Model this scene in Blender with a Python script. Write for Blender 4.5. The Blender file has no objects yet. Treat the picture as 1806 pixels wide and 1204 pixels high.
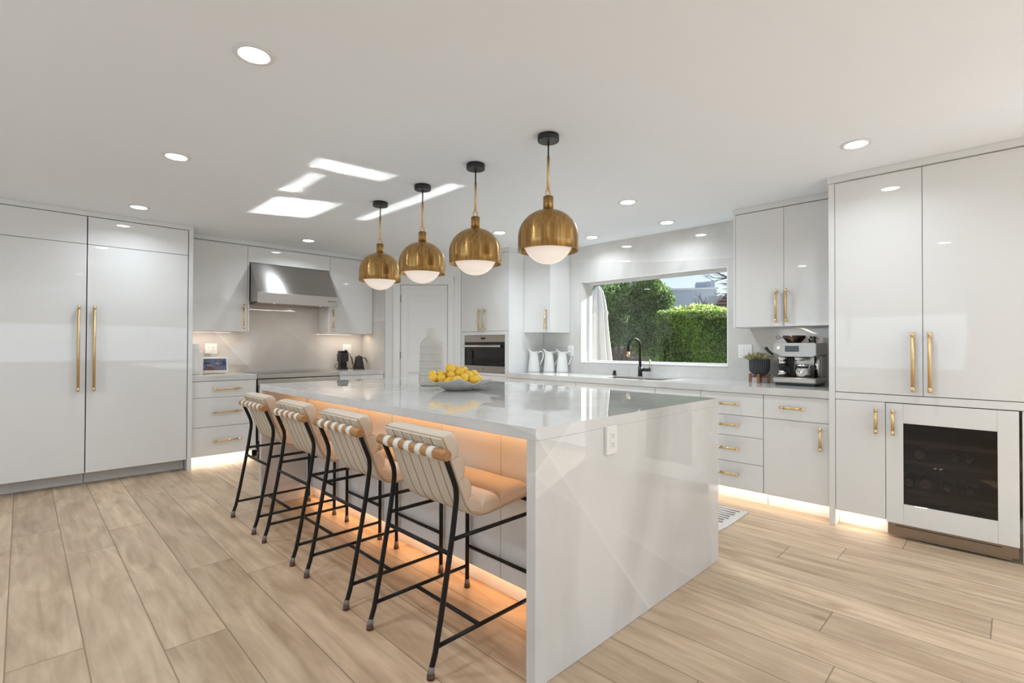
import bpy, bmesh, math, random
from mathutils import Vector, Matrix
random.seed(7)
S = bpy.context.scene
COL = S.collection
PI = math.pi
R = math.radians

# ------------------------------------------------------------------ camera
yaw, pit, rol, camh = R(44.61778), R(0.59779), R(0.17517), 1.22145
fw = Vector((math.sin(yaw)*math.cos(pit), math.cos(yaw)*math.cos(pit), math.sin(pit)))
rt = Vector((math.cos(yaw), -math.sin(yaw), 0))
up = rt.cross(fw)
r2 = math.cos(rol)*rt + math.sin(rol)*up
u2 = -math.sin(rol)*rt + math.cos(rol)*up
cd = bpy.data.cameras.new('camera')
cam = bpy.data.objects.new('camera', cd)
COL.objects.link(cam)
cam.matrix_world = Matrix(((r2.x, u2.x, -fw.x, 0), (r2.y, u2.y, -fw.y, 0), (r2.z, u2.z, -fw.z, camh), (0, 0, 0, 1)))
cd.sensor_width = 36
cd.lens = 36*876.116/1806
cd.clip_start = 0.05
cd.clip_end = 200
S.camera = cam

# ------------------------------------------------------------------ view, sky, sun, added fill lamps
S.view_settings.view_transform = 'Standard'
S.view_settings.look = 'None'
S.view_settings.gamma = 1
S.view_settings.exposure = 0.65
S.view_settings.use_curve_mapping = False
S.cycles.max_bounces = 10
S.cycles.diffuse_bounces = 6
S.cycles.glossy_bounces = 5
S.cycles.transmission_bounces = 6
S.cycles.transparent_max_bounces = 16
S.cycles.sample_clamp_indirect = 6
S.cycles.blur_glossy = 0.5
S.cycles.caustics_reflective = False
S.cycles.caustics_refractive = False

w = bpy.data.worlds.new('sky')
S.world = w
w.use_nodes = True
nt = w.node_tree
nt.nodes.clear()
wo = nt.nodes.new('ShaderNodeOutputWorld')
bg = nt.nodes.new('ShaderNodeBackground')
sk = nt.nodes.new('ShaderNodeTexSky')
sk.sky_type = 'NISHITA'
sk.sun_disc = False
sk.sun_elevation = R(28)
sk.sun_rotation = R(112)
sk.air_density = 1.0
sk.dust_density = 1.5
mxw = nt.nodes.new('ShaderNodeMix')
mxw.data_type = 'RGBA'
mxw.inputs[0].default_value = 0.45
mxw.inputs[7].default_value = (3.3, 3.8, 4.7, 1)
nt.links.new(sk.outputs[0], mxw.inputs[6])
nt.links.new(mxw.outputs[2], bg.inputs[0])
bg.inputs[1].default_value = 0.125
nt.links.new(bg.outputs[0], wo.inputs[0])


def lamp(name, kind, loc, power, color=(1, 1, 1), direction=None, size=None, sizey=None, spread=None, shape='RECTANGLE', parent=None, angle=None, upv=None):
    d = bpy.data.lights.new(name, kind)
    d.energy = power
    d.color = color
    if kind == 'AREA':
        d.shape = shape
        d.size = size
        if sizey:
            d.size_y = sizey
        if spread:
            d.spread = spread
    if kind == 'SUN':
        d.angle = angle
    o = bpy.data.objects.new(name, d)
    COL.objects.link(o)
    o.location = loc
    if direction is not None:
        v = Vector(direction).normalized()
        if upv is None:
            o.rotation_euler = v.to_track_quat('-Z', 'Y').to_euler()
        else:
            z = -v
            x = Vector(upv).cross(z).normalized()
            y = z.cross(x)
            o.rotation_euler = Matrix((x, y, z)).transposed().to_euler()
    if parent:
        o.parent = parent
    return o


SUNV = Vector((-1, 0.42, -0.57)).normalized()
lamp('sun', 'SUN', (8, -2, 6), 7.0, (1, .98, .95), SUNV, angle=R(0.6))
FILL_COL = (0.78, 0.95, 1.11)
lamp('rear_fill', 'AREA', (1.6, -3.9, 1.3), 32, FILL_COL, (0, 1, 2.0), 3.9, 1.9)  # area lamp added at the rear opening, tilted up to lift the ceiling
lamp('side_fill', 'AREA', (-2.9, 2.2, 1.35), 22, FILL_COL, (1, 0, 1.8), 3.3, 1.9)  # lamp added at the left window to lift the far drawers and ceiling
lamp('patio_door_fill', 'AREA', (4.6, -2.2, 1.1), 15, FILL_COL, (-1, 0.25, 1.7), 2.3, 1.9)  # lamp added inside the patio door, brightening ceiling and floor at right

# ------------------------------------------------------------------ materials
def newmat(name):
    m = bpy.data.materials.new(name)
    m.use_nodes = True
    n = m.node_tree
    n.nodes.clear()
    out = n.nodes.new('ShaderNodeOutputMaterial')
    b = n.nodes.new('ShaderNodeBsdfPrincipled')
    n.links.new(b.outputs[0], out.inputs[0])
    return m, n, b, out


def pmat(name, col, rough=0.5, metal=0.0, var=0.04, scale=30, bump=0.0, bscale=200, **kw):
    m, n, b, out = newmat(name)
    tc = n.nodes.new('ShaderNodeTexCoord')
    no = n.nodes.new('ShaderNodeTexNoise')
    no.inputs['Scale'].default_value = scale
    no.inputs['Detail'].default_value = 3
    n.links.new(tc.outputs['Object'], no.inputs['Vector'])
    mx = n.nodes.new('ShaderNodeMix')
    mx.data_type = 'RGBA'
    mx.inputs[6].default_value = tuple(c*(1-var) for c in col)+(1,)
    mx.inputs[7].default_value = tuple(min(1, c*(1+var)) for c in col)+(1,)
    n.links.new(no.outputs['Fac'], mx.inputs[0])
    n.links.new(mx.outputs[2], b.inputs['Base Color'])
    b.inputs['Roughness'].default_value = rough
    b.inputs['Metallic'].default_value = metal
    for k, v in kw.items():
        b.inputs[k.replace('_', ' ')].default_value = v
    if bump:
        nb = n.nodes.new('ShaderNodeTexNoise')
        nb.inputs['Scale'].default_value = bscale
        n.links.new(tc.outputs['Object'], nb.inputs['Vector'])
        bp = n.nodes.new('ShaderNodeBump')
        bp.inputs['Strength'].default_value = bump
        bp.inputs['Distance'].default_value = 0.002
        n.links.new(nb.outputs['Fac'], bp.inputs['Height'])
        n.links.new(bp.outputs[0], b.inputs['Normal'])
    return m


def math_node(n, op, a, bv=None):
    q = n.nodes.new('ShaderNodeMath')
    q.operation = op
    for i, v in enumerate((a, bv)):
        if v is None:
            continue
        if isinstance(v, (int, float)):
            q.inputs[i].default_value = v
        else:
            n.links.new(v, q.inputs[i])
    return q.outputs[0]


def ramp(n, fac, stops):
    r = n.nodes.new('ShaderNodeValToRGB')
    while len(r.color_ramp.elements) > 1:
        r.color_ramp.elements.remove(r.color_ramp.elements[0])
    r.color_ramp.elements[0].position = stops[0][0]
    r.color_ramp.elements[0].color = tuple(stops[0][1])+(1,)
    for p, c in stops[1:]:
        e = r.color_ramp.elements.new(p)
        e.color = tuple(c)+(1,)
    n.links.new(fac, r.inputs[0])
    return r.outputs[0]


def mixc(n, fac, a, bb, mode='MIX'):
    q = n.nodes.new('ShaderNodeMix')
    q.data_type = 'RGBA'
    q.blend_type = mode
    for i, v in ((0, fac), (6, a), (7, bb)):
        if isinstance(v, (int, float)):
            q.inputs[i].default_value = v
        elif isinstance(v, tuple):
            q.inputs[i].default_value = tuple(v)+(1,)
        else:
            n.links.new(v, q.inputs[i])
    return q.outputs[2]


def marble(name, base, dark, light, rough=0.025, vscale=0.9):
    m, n, b, out = newmat(name)
    geo = n.nodes.new('ShaderNodeNewGeometry')
    mp = n.nodes.new('ShaderNodeMapping')
    mp.inputs['Rotation'].default_value = (R(35), R(28), R(40))
    mp.inputs['Scale'].default_value = (1, 1.0, 0.55)
    n.links.new(geo.outputs['Position'], mp.inputs[0])
    big = n.nodes.new('ShaderNodeTexNoise')
    big.inputs['Scale'].default_value = 1.6
    big.inputs['Detail'].default_value = 5
    big.inputs['Distortion'].default_value = 1.2
    n.links.new(mp.outputs[0], big.inputs['Vector'])
    c1 = ramp(n, big.outputs['Fac'], [(0.3, dark), (0.62, base)])
    # long sweeping veins
    col = c1
    for k, (sc, wd, st, ds) in enumerate(((vscale*.30, .07, .62, 2.6), (vscale*.22, .05, .50, 3.4), (vscale*.75, .10, .26, 4.0))):
        m1 = n.nodes.new('ShaderNodeMapping')
        m1.inputs['Location'].default_value = (.37*k, 1.7*k, .9*k+.2)
        m1.inputs['Rotation'].default_value = ((R(38), R(32), R(30)), (R(-48), R(-35), R(50)), (R(10), R(60), R(-40)))[k]
        n.links.new(geo.outputs['Position'], m1.inputs[0])
        v = n.nodes.new('ShaderNodeTexWave')
        v.wave_type = 'BANDS'
        v.bands_direction = 'X'
        v.wave_profile = 'SAW'
        v.inputs['Scale'].default_value = sc
        v.inputs['Distortion'].default_value = ds
        v.inputs['Detail'].default_value = 2.0
        v.inputs['Detail Scale'].default_value = .5
        v.inputs['Detail Roughness'].default_value = .35
        n.links.new(m1.outputs[0], v.inputs['Vector'])
        f = ramp(n, v.outputs['Fac'], [(0.0, (st, st, st)), (wd*.25, (st*.45,)*3), (wd*2.5, (0, 0, 0))])
        col = mixc(n, f, col, light)
    n.links.new(col, b.inputs['Base Color'])
    b.inputs['Roughness'].default_value = rough
    b.inputs['IOR'].default_value = 1.6
    return m


def woodfloor():
    m, n, b, out = newmat('oak_plank_floor')
    uv = n.nodes.new('ShaderNodeUVMap')
    uv.uv_map = 'plank'
    at = n.nodes.new('ShaderNodeAttribute')
    at.attribute_name = 'tone'
    sep = n.nodes.new('ShaderNodeSeparateXYZ')
    n.links.new(uv.outputs[0], sep.inputs[0])
    off = n.nodes.new('ShaderNodeVectorMath')
    off.operation = 'MULTIPLY_ADD'
    cmb = n.nodes.new('ShaderNodeCombineXYZ')
    n.links.new(at.outputs['Fac'], cmb.inputs[0])
    n.links.new(at.outputs['Fac'], cmb.inputs[1])
    n.links.new(at.outputs['Fac'], cmb.inputs[2])
    n.links.new(cmb.outputs[0], off.inputs[0])
    off.inputs[1].default_value = (17, 31, 23)
    n.links.new(uv.outputs[0], off.inputs[2])
    mp = n.nodes.new('ShaderNodeMapping')
    mp.inputs['Scale'].default_value = (26, 2.2, 1)
    n.links.new(off.outputs[0], mp.inputs[0])
    g = n.nodes.new('ShaderNodeTexNoise')
    g.inputs['Scale'].default_value = 1.0
    g.inputs['Detail'].default_value = 6
    g.inputs['Distortion'].default_value = 0.6
    n.links.new(mp.outputs[0], g.inputs['Vector'])
    mp2 = n.nodes.new('ShaderNodeMapping')
    mp2.inputs['Scale'].default_value = (6, 1.6, 1)
    n.links.new(off.outputs[0], mp2.inputs[0])
    g2 = n.nodes.new('ShaderNodeTexNoise')
    g2.inputs['Scale'].default_value = 1.0
    g2.inputs['Detail'].default_value = 3
    g2.inputs['Distortion'].default_value = 1.2
    n.links.new(mp2.outputs[0], g2.inputs['Vector'])
    grain = ramp(n, g.outputs['Fac'], [(0.25, (.49, .362, .248)), (0.72, (.72, .562, .402))])
    cloud = ramp(n, g2.outputs['Fac'], [(0.32, (.70, .65, .60)), (0.58, (1, 1, 1))])
    col = mixc(n, 0.8, grain, cloud, 'MULTIPLY')
    # knots
    mp3 = n.nodes.new('ShaderNodeMapping')
    mp3.inputs['Scale'].default_value = (3.6, 1.5, 1)
    n.links.new(off.outputs[0], mp3.inputs[0])
    vo = n.nodes.new('ShaderNodeTexVoronoi')
    vo.inputs['Scale'].default_value = 1.0
    n.links.new(mp3.outputs[0], vo.inputs['Vector'])
    kn = ramp(n, vo.outputs['Distance'], [(0.02, (.6, .6, .6)), (0.10, (0.12, .12, .12)), (0.22, (0, 0, 0))])
    col = mixc(n, kn, col, (.26, .15, .08))
    tone = ramp(n, at.outputs['Fac'], [(0.0, (.84, .815, .78)), (1.0, (1.05, 1.03, 1.0))])
    col = mixc(n, 1.0, col, tone, 'MULTIPLY')
    # seams
    sx = math_node(n, 'MINIMUM', sep.outputs[0], math_node(n, 'SUBTRACT', 0.2265, sep.outputs[0]))
    seam = ramp(n, sx, [(0.0012, (1, 1, 1)), (0.0024, (0, 0, 0))])
    at2 = n.nodes.new('ShaderNodeAttribute')
    at2.attribute_name = 'plen'
    sy = math_node(n, 'MINIMUM', sep.outputs[1], math_node(n, 'SUBTRACT', at2.outputs['Fac'], sep.outputs[1]))
    seam2 = ramp(n, sy, [(0.0012, (1, 1, 1)), (0.0024, (0, 0, 0))])
    sm = mixc(n, 1.0, seam, seam2, 'LIGHTEN')
    col = mixc(n, sm, col, (.20, .135, .085))
    n.links.new(col, b.inputs['Base Color'])
    b.inputs['Roughness'].default_value = 0.42
    b.inputs['Specular IOR Level'].default_value = 0.4
    bp = n.nodes.new('ShaderNodeBump')
    bp.inputs['Strength'].default_value = 0.15
    bp.inputs['Distance'].default_value = 0.002
    n.links.new(g.outputs['Fac'], bp.inputs['Height'])
    n.links.new(bp.outputs[0], b.inputs['Normal'])
    return m


def emat(name, col, strength):
    m, n, b, out = newmat(name)
    b.inputs['Base Color'].default_value = ((.8, .8, .8, 1) if strength > 5 else (.04, .03, .03, 1))
    b.inputs['Emission Color'].default_value = tuple(col)+(1,)
    b.inputs['Emission Strength'].default_value = strength
    return m


def glassmat(name, tint=(1, 1, 1), rough=0.0, refl=1.0):
    m = bpy.data.materials.new(name)
    m.use_nodes = True
    n = m.node_tree
    n.nodes.clear()
    out = n.nodes.new('ShaderNodeOutputMaterial')
    tr = n.nodes.new('ShaderNodeBsdfTransparent')
    tr.inputs[0].default_value = tuple(tint)+(1,)
    gl = n.nodes.new('ShaderNodeBsdfGlossy')
    gl.inputs['Roughness'].default_value = rough
    fr = n.nodes.new('ShaderNodeFresnel')
    fr.inputs[0].default_value = 1.5
    mx = n.nodes.new('ShaderNodeMixShader')
    n.links.new(math_node(n, 'MULTIPLY', fr.outputs[0], refl), mx.inputs[0])
    n.links.new(tr.outputs[0], mx.inputs[1])
    n.links.new(gl.outputs[0], mx.inputs[2])
    n.links.new(mx.outputs[0], out.inputs[0])
    return m


def brushed(name, col, rough, aniso=0.8, axis='Z', streak=0.12, sc=(60, 60, 1)):
    m, n, b, out = newmat(name)
    tc = n.nodes.new('ShaderNodeTexCoord')
    mp = n.nodes.new('ShaderNodeMapping')
    mp.inputs['Scale'].default_value = sc
    n.links.new(tc.outputs['Object'], mp.inputs[0])
    no = n.nodes.new('ShaderNodeTexNoise')
    no.inputs['Scale'].default_value = 4
    no.inputs['Detail'].default_value = 4
    n.links.new(mp.outputs[0], no.inputs['Vector'])
    c = ramp(n, no.outputs['Fac'], [(0.3, tuple(x*(1-streak) for x in col)), (0.7, tuple(min(1, x*(1+streak)) for x in col))])
    n.links.new(c, b.inputs['Base Color'])
    b.inputs['Metallic'].default_value = 1
    b.inputs['Roughness'].default_value = rough
    b.inputs['Anisotropic'].default_value = aniso
    b.inputs['Anisotropic Rotation'].default_value = .25
    if axis is None:
        tg = n.nodes.new('ShaderNodeCombineXYZ')
        tg.inputs[0].default_value = 1
        tg.inputs[1].default_value = .35
        tg.inputs[2].default_value = .05
    else:
        tg = n.nodes.new('ShaderNodeTangent')
        tg.direction_type = 'RADIAL'
        tg.axis = axis
    n.links.new(tg.outputs[0], b.inputs['Tangent'])
    return m


M = {}
M['paint'] = pmat('white_wall_paint', (.80, .80, .785), 0.7, var=.01)
M['ceiling'] = pmat('white_ceiling_paint', (.88, .92, .965), 0.85, var=.006, scale=3)
M['trim'] = pmat('white_trim_paint', (.80, .80, .79), 0.4, var=.01)
M['gloss'] = pmat('white_gloss_lacquer', (.80, .80, .79), 0.02, var=.006, IOR=1.5)
M['satin'] = pmat('white_cabinet_carcass', (.78, .78, .765), 0.3, var=.01)
M['kick'] = pmat('white_toe_kick', (.80, .79, .77), 0.3, var=.01)
M['marble'] = marble('light_grey_marble', (.70, .695, .68), (.56, .55, .53), (.78, .775, .76), vscale=.8)
M['marblewall'] = marble('light_grey_marble_cladding', (.71, .70, .68), (.57, .56, .535), (.78, .77, .75), rough=.025, vscale=.7)
M['marbleback'] = marble('led_warmed_marble_cladding', (.64, .605, .565), (.54, .505, .465), (.76, .74, .71), rough=.025, vscale=.7)  # same marble made darker and warmer: strip-light warmth put into the colour
M['floor'] = woodfloor()
M['brass'] = brushed('brushed_brass', (.45, .27, .10), 0.28, 0.93, 'Z', .30, (22, 22, .4))  # upright colour streaks painted in to stand for reflections on the domes
M['brasshandle'] = pmat('satin_gold_metal', (.80, .58, .30), 0.28, 1.0, var=.06, bump=.4, bscale=900)
M['brasscap'] = pmat('polished_gold_metal', (.86, .66, .38), 0.15, 1.0)
M['blackmetal'] = pmat('black_powder_coated_steel', (.008, .007, .007), 0.4, 0.0, bump=.15, bscale=600, Specular_IOR_Level=.3)
M['black'] = pmat('matte_black', (.015, .015, .016), 0.4)
M['gap'] = pmat('dark_shadow_gap', (.05, .05, .05), 0.8)
M['steel'] = brushed('brushed_stainless_steel', (.50, .475, .45), 0.27, 0.9, None, .06, (1, 1, 80))
M['steelh'] = pmat('satin_stainless_steel', (.50, .465, .425), 0.33, 1.0, var=.03)
M['chrome'] = pmat('polished_steel', (.75, .74, .72), 0.08, 1.0, var=.02)
M['blackglass'] = pmat('black_glass', (.010, .010, .010), 0.03, IOR=1.5)
M['opal'] = None
M['leather'] = pmat('cream_leather', (.70, .59, .48), 0.45, var=.06, scale=14, bump=.25, bscale=160)
M['canvas'] = pmat('cream_canvas_back', (.66, .57, .46), 0.75, var=.05, bump=.3, bscale=500)
M['strap'] = pmat('ivory_strap', (.78, .74, .65), 0.7, var=.05, bump=.3, bscale=400)
M['seam'] = pmat('dark_brown_stitching', (.06, .04, .025), 0.8)
M['piping'] = pmat('tan_piping', (.52, .40, .28), 0.6)
M['cap'] = pmat('brown_plastic_cap', (.10, .045, .025), 0.35)
M['clearcap'] = pmat('smoky_plastic_sleeve', (.20, .18, .17), 0.2)
M['ceramic'] = pmat('grey_cream_ceramic', (.62, .59, .54), 0.7, var=.03, bump=.3, bscale=120)
M['porcelain'] = pmat('white_porcelain', (.82, .82, .80), 0.12, var=.01)
M['bowlceramic'] = pmat('matte_grey_ceramic', (.58, .56, .54), 0.55, var=.05, bump=.3, bscale=60)
M['lemon'] = pmat('lemon_skin', (.86, .55, .05), 0.35, var=.10, scale=18, bump=.35, bscale=140, Subsurface_Weight=.0)
M['plastic'] = pmat('white_plastic', (.82, .81, .79), 0.3, var=.01)
M['slot'] = pmat('dark_socket_slot', (.02, .02, .02), 0.6)
M['pot'] = pmat('charcoal_fluted_pot', (.055, .057, .062), 0.6, var=.1)
M['leafy'] = pmat('succulent_leaf', (.30, .31, .15), 0.5, var=.5, scale=60)
M['leafp'] = pmat('pale_succulent_leaf', (.55, .52, .33), 0.5, var=.3, scale=60)
M['soil'] = pmat('potting_soil', (.05, .035, .025), 0.9)
M['bean'] = pmat('smoky_brown_hopper', (.035, .015, .012), 0.08)
M['copper'] = pmat('copper', (.70, .30, .14), 0.25, 1.0)
M['lcd'] = pmat('dark_touch_screen', (.02, .022, .025), 0.1)
M['glass'] = glassmat('clear_window_glass', (.97, .99, .98))
M['coolerglass'] = glassmat('smoked_cooler_glass', (.55, .50, .48), 0.0, 1.3)
M['bulbglass'] = glassmat('clear_bulb_glass', (.80, .85, .85), 0.0, 2.5)
M['coolerin'] = pmat('dark_cooler_lining', (.06, .045, .045), 0.5)
M['shelf'] = pmat('grey_shelf_front', (.26, .25, .21), 0.4)
M['bottle'] = pmat('dark_green_bottle', (.03, .05, .03), 0.1)
M['foil'] = pmat('bottle_foil', (.35, .33, .30), 0.3, 0.6)
M['bronze'] = pmat('bronze_grille_metal', (.34, .27, .21), 0.32, 1.0, var=.06)
M['sinksteel'] = pmat('sink_steel', (.50, .47, .42), 0.3, 1.0)
M['white_led'] = emat('downlight_lens', (1, .97, .92), 14)
M['stone'] = pmat('pale_patio_paving', (.50, .48, .44), 0.8, var=.1, scale=3)
M['greywall'] = pmat('pale_grey_render', (.50, .53, .60), 0.9, var=.03, scale=1)
M['whitewall'] = pmat('white_render', (.75, .76, .78), 0.9, var=.03)
M['umb'] = pmat('white_parasol_fabric', (.62, .61, .60), 0.8, var=.04)
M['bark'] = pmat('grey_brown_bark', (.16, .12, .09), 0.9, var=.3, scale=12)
M['twig'] = pmat('dark_twig', (.10, .085, .09), 0.9)
M['fence'] = pmat('weathered_wood_fence', (.22, .18, .14), 0.85, var=.25, scale=6)


def woodmat(name, c1, c2, sc=(6, 60, 60), rough=.4):
    m, n, b, out = newmat(name)
    tc = n.nodes.new('ShaderNodeTexCoord')
    mp = n.nodes.new('ShaderNodeMapping')
    mp.inputs['Scale'].default_value = sc
    n.links.new(tc.outputs['Object'], mp.inputs[0])
    no = n.nodes.new('ShaderNodeTexNoise')
    no.inputs['Scale'].default_value = 1.5
    no.inputs['Detail'].default_value = 5
    n.links.new(mp.outputs[0], no.inputs['Vector'])
    n.links.new(ramp(n, no.outputs['Fac'], [(.3, c1), (.7, c2)]), b.inputs['Base Color'])
    b.inputs['Roughness'].default_value = rough
    return m


M['dowel'] = woodmat('oiled_oak_dowel', (.36, .17, .065), (.50, .26, .11), (60, 6, 60))
M['walnut'] = woodmat('walnut_stand', (.20, .07, .02), (.36, .14, .05), (40, 40, 8))


def leafmat(name, c1, c2):
    m, n, b, out = newmat(name)
    at = n.nodes.new('ShaderNodeAttribute')
    at.attribute_name = 'tone'
    col = ramp(n, at.outputs['Fac'], [(0, c1), (1, c2)])
    n.links.new(col, b.inputs['Base Color'])
    b.inputs['Roughness'].default_value = .6
    tl = n.nodes.new('ShaderNodeBsdfTranslucent')
    n.links.new(col, tl.inputs[0])
    mx = n.nodes.new('ShaderNodeMixShader')
    mx.inputs[0].default_value = .5
    n.links.new(b.outputs[0], mx.inputs[1])
    n.links.new(tl.outputs[0], mx.inputs[2])
    n.links.new(mx.outputs[0], out.inputs[0])
    return m


M['treeleaf'] = leafmat('grey_green_tree_leaf', (.012, .05, .02), (.34, .50, .17))
M['hedgeleaf'] = leafmat('bright_green_hedge_leaf', (.03, .11, .02), (.42, .62, .12))
M['hedgetop'] = leafmat('yellow_green_leaf', (.22, .42, .07), (.75, .80, .35))


def opalmat():
    m, n, b, out = newmat('opal_glass_globe')
    b.inputs['Base Color'].default_value = (.80, .76, .71, 1)
    b.inputs['Roughness'].default_value = .12
    b.inputs['Emission Color'].default_value = (1, .80, .66, 1)
    b.inputs['Emission Strength'].default_value = .26
    return m


M['opal'] = opalmat()


def tilemat():
    m, n, b, out = newmat('brown_roof_tile')
    tc = n.nodes.new('ShaderNodeTexCoord')
    wv = n.nodes.new('ShaderNodeTexWave')
    wv.inputs['Scale'].default_value = 2.2
    wv.bands_direction = 'Z'
    n.links.new(tc.outputs['Object'], wv.inputs[0])
    n.links.new(ramp(n, wv.outputs['Fac'], [(.2, (.08, .055, .05)), (.7, (.30, .20, .17))]), b.inputs['Base Color'])
    b.inputs['Roughness'].default_value = .9
    return m


M['tile'] = tilemat()


def screenmat():
    m, n, b, out = newmat('lit_screen_picture')
    uv = n.nodes.new('ShaderNodeTexCoord')
    sep = n.nodes.new('ShaderNodeSeparateXYZ')
    n.links.new(uv.outputs['Generated'], sep.inputs[0])
    no = n.nodes.new('ShaderNodeTexNoise')
    no.inputs['Scale'].default_value = 5
    no.inputs['Detail'].default_value = 2
    n.links.new(uv.outputs['Generated'], no.inputs['Vector'])
    col = ramp(n, no.outputs['Fac'], [(.30, (.01, .012, .03)), (.45, (.03, .05, .10)), (.56, (.09, .12, .20)), (.7, (.05, .03, .025))])
    n.links.new(col, b.inputs['Emission Color'])
    b.inputs['Emission Strength'].default_value = .7
    b.inputs['Base Color'].default_value = (.01, .01, .01, 1)
    b.inputs['Roughness'].default_value = .15
    return m


M['screen'] = screenmat()
M['picskin'] = emat('picture_skin_tone', (.22, .11, .08), .6)
M['pichair'] = emat('picture_dark_hair', (.03, .012, .012), .8)
M['picshirt'] = emat('picture_pale_shirt', (.10, .11, .16), .4)
M['picred'] = emat('picture_red_clothes', (.10, .03, .03), .4)


# ------------------------------------------------------------------ mesh helper
class B:
    def __init__(s, xf=None):
        s.bm = bmesh.new()
        s.xf = xf

    def _merge(s, t):
        if s.xf is not None:
            bmesh.ops.transform(t, matrix=s.xf, verts=t.verts)
        me = bpy.data.meshes.new('t')
        t.to_mesh(me)
        t.free()
        s.bm.from_mesh(me)
        bpy.data.meshes.remove(me)

    def box(s, x0, x1, y0, y1, z0, z1, bev=0.0, seg=2):
        t = bmesh.new()
        bmesh.ops.create_cube(t, size=1)
        for v in t.verts:
            v.co = Vector(((x0+x1)/2+v.co.x*(x1-x0), (y0+y1)/2+v.co.y*(y1-y0), (z0+z1)/2+v.co.z*(z1-z0)))
        if bev:
            bmesh.ops.bevel(t, geom=t.edges[:], offset=bev, segments=seg, affect='EDGES', profile=.5)
        s._merge(t)
        return s

    def cyl(s, p0, p1, r, r2=None, seg=20, bev=0):
        p0, p1 = Vector(p0), Vector(p1)
        d = p1-p0
        t = bmesh.new()
        bmesh.ops.create_cone(t, cap_ends=True, segments=seg, radius1=r, radius2=r if r2 is None else r2, depth=d.length)
        if bev:
            es = [e for e in t.edges if len(e.link_faces) == 2 and any(len(f.verts) > 4 for f in e.link_faces)]
            bmesh.ops.bevel(t, geom=es, offset=bev, segments=2, affect='EDGES')
        q = d.to_track_quat('Z', 'Y').to_matrix().to_4x4()
        bmesh.ops.transform(t, matrix=Matrix.Translation((p0+p1)/2) @ q, verts=t.verts)
        for f in t.faces:
            f.smooth = len(f.verts) <= 4
        s._merge(t)
        return s

    def lathe(s, c, prof, seg=48, mod=None):
        t = bmesh.new()
        rings = []
        for i, (r, z) in enumerate(prof):
            if r < 1e-5:
                rings.append([t.verts.new((c[0], c[1], c[2]+z))])
            else:
                ring = []
                for k in range(seg):
                    a = 2*PI*k/seg
                    rr, zz = (r, z) if mod is None else mod(i, a, r, z, k)
                    ring.append(t.verts.new((c[0]+rr*math.cos(a), c[1]+rr*math.sin(a), c[2]+zz)))
                rings.append(ring)
        for a, b in zip(rings, rings[1:]):
            for k in range(seg):
                k2 = (k+1) % seg
                if len(a) == 1 and len(b) == 1:
                    continue
                if len(a) == 1:
                    t.faces.new((a[0], b[k], b[k2]))
                elif len(b) == 1:
                    t.faces.new((a[k], b[0], a[k2]))
                else:
                    t.faces.new((a[k], b[k], b[k2], a[k2]))
        bmesh.ops.recalc_face_normals(t, faces=t.faces[:])
        for f in t.faces:
            f.smooth = True
        s._merge(t)
        return s

    def tube(s, pts, r, seg=10, smooth=0, closed=False, caps=True):
        P = [Vector(p) for p in pts]
        for _ in range(smooth):
            q = [P[0]]
            for a, b in zip(P, P[1:]):
                q += [a*.75+b*.25, a*.25+b*.75]
            q.append(P[-1])
            P = q
        t = bmesh.new()
        rings = []
        prev = None
        for i, p in enumerate(P):
            if closed:
                d = (P[(i+1) % len(P)]-P[i-1]).normalized()
            else:
                d = (P[min(i+1, len(P)-1)]-P[max(i-1, 0)]).normalized()
            if prev is None:
                a = d.orthogonal().normalized()
            else:
                a = (prev-d*prev.dot(d))
                a = a.normalized() if a.length > 1e-6 else d.orthogonal().normalized()
            prev = a
            b = d.cross(a)
            rr = r[i*len(r)//len(P)] if isinstance(r, (list, tuple)) else r
            rings.append([t.verts.new(p+rr*(math.cos(2*PI*k/seg)*a+math.sin(2*PI*k/seg)*b)) for k in range(seg)])
        n = len(rings)
        for i in range(n if closed else n-1):
            A, C = rings[i], rings[(i+1) % n]
            for k in range(seg):
                t.faces.new((A[k], A[(k+1) % seg], C[(k+1) % seg], C[k]))
        if not closed and caps:
            t.faces.new(rings[0][::-1])
            t.faces.new(rings[-1])
        bmesh.ops.recalc_face_normals(t, faces=t.faces[:])
        for f in t.faces:
            f.smooth = len(f.verts) <= 4
        s._merge(t)
        return s

    def prism(s, poly, axis, a0, a1, smooth=False, bev=0):
        """poly: 2D points in the two other axes (in xyz order); extruded along axis"""
        t = bmesh.new()

        def mk(p, v):
            if axis == 'X':
                return (v, p[0], p[1])
            if axis == 'Y':
                return (p[0], v, p[1])
            return (p[0], p[1], v)
        A = [t.verts.new(mk(p, a0)) for p in poly]
        C = [t.verts.new(mk(p, a1)) for p in poly]
        n = len(poly)
        for k in range(n):
            f = t.faces.new((A[k], A[(k+1) % n], C[(k+1) % n], C[k]))
            f.smooth = smooth
        t.faces.new(A[::-1])
        t.faces.new(C)
        bmesh.ops.recalc_face_normals(t, faces=t.faces[:])
        if bev:
            bmesh.ops.bevel(t, geom=t.edges[:], offset=bev, segments=2, affect='EDGES')
        s._merge(t)
        return s

    def ball(s, c, r, sc=(1, 1, 1), rot=None, u=20, v=12):
        t = bmesh.new()
        bmesh.ops.create_uvsphere(t, u_segments=u, v_segments=v, radius=r)
        m = Matrix.Translation(c) @ (rot.to_matrix().to_4x4() if rot is not None else Matrix()) @ Matrix.Diagonal((*sc, 1))
        bmesh.ops.transform(t, matrix=m, verts=t.verts)
        for f in t.faces:
            f.smooth = True
        s._merge(t)
        return s

    def quads(s, fs):
        t = bmesh.new()
        for q in fs:
            t.faces.new([t.verts.new(p) for p in q])
        s._merge(t)
        return s

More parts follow.
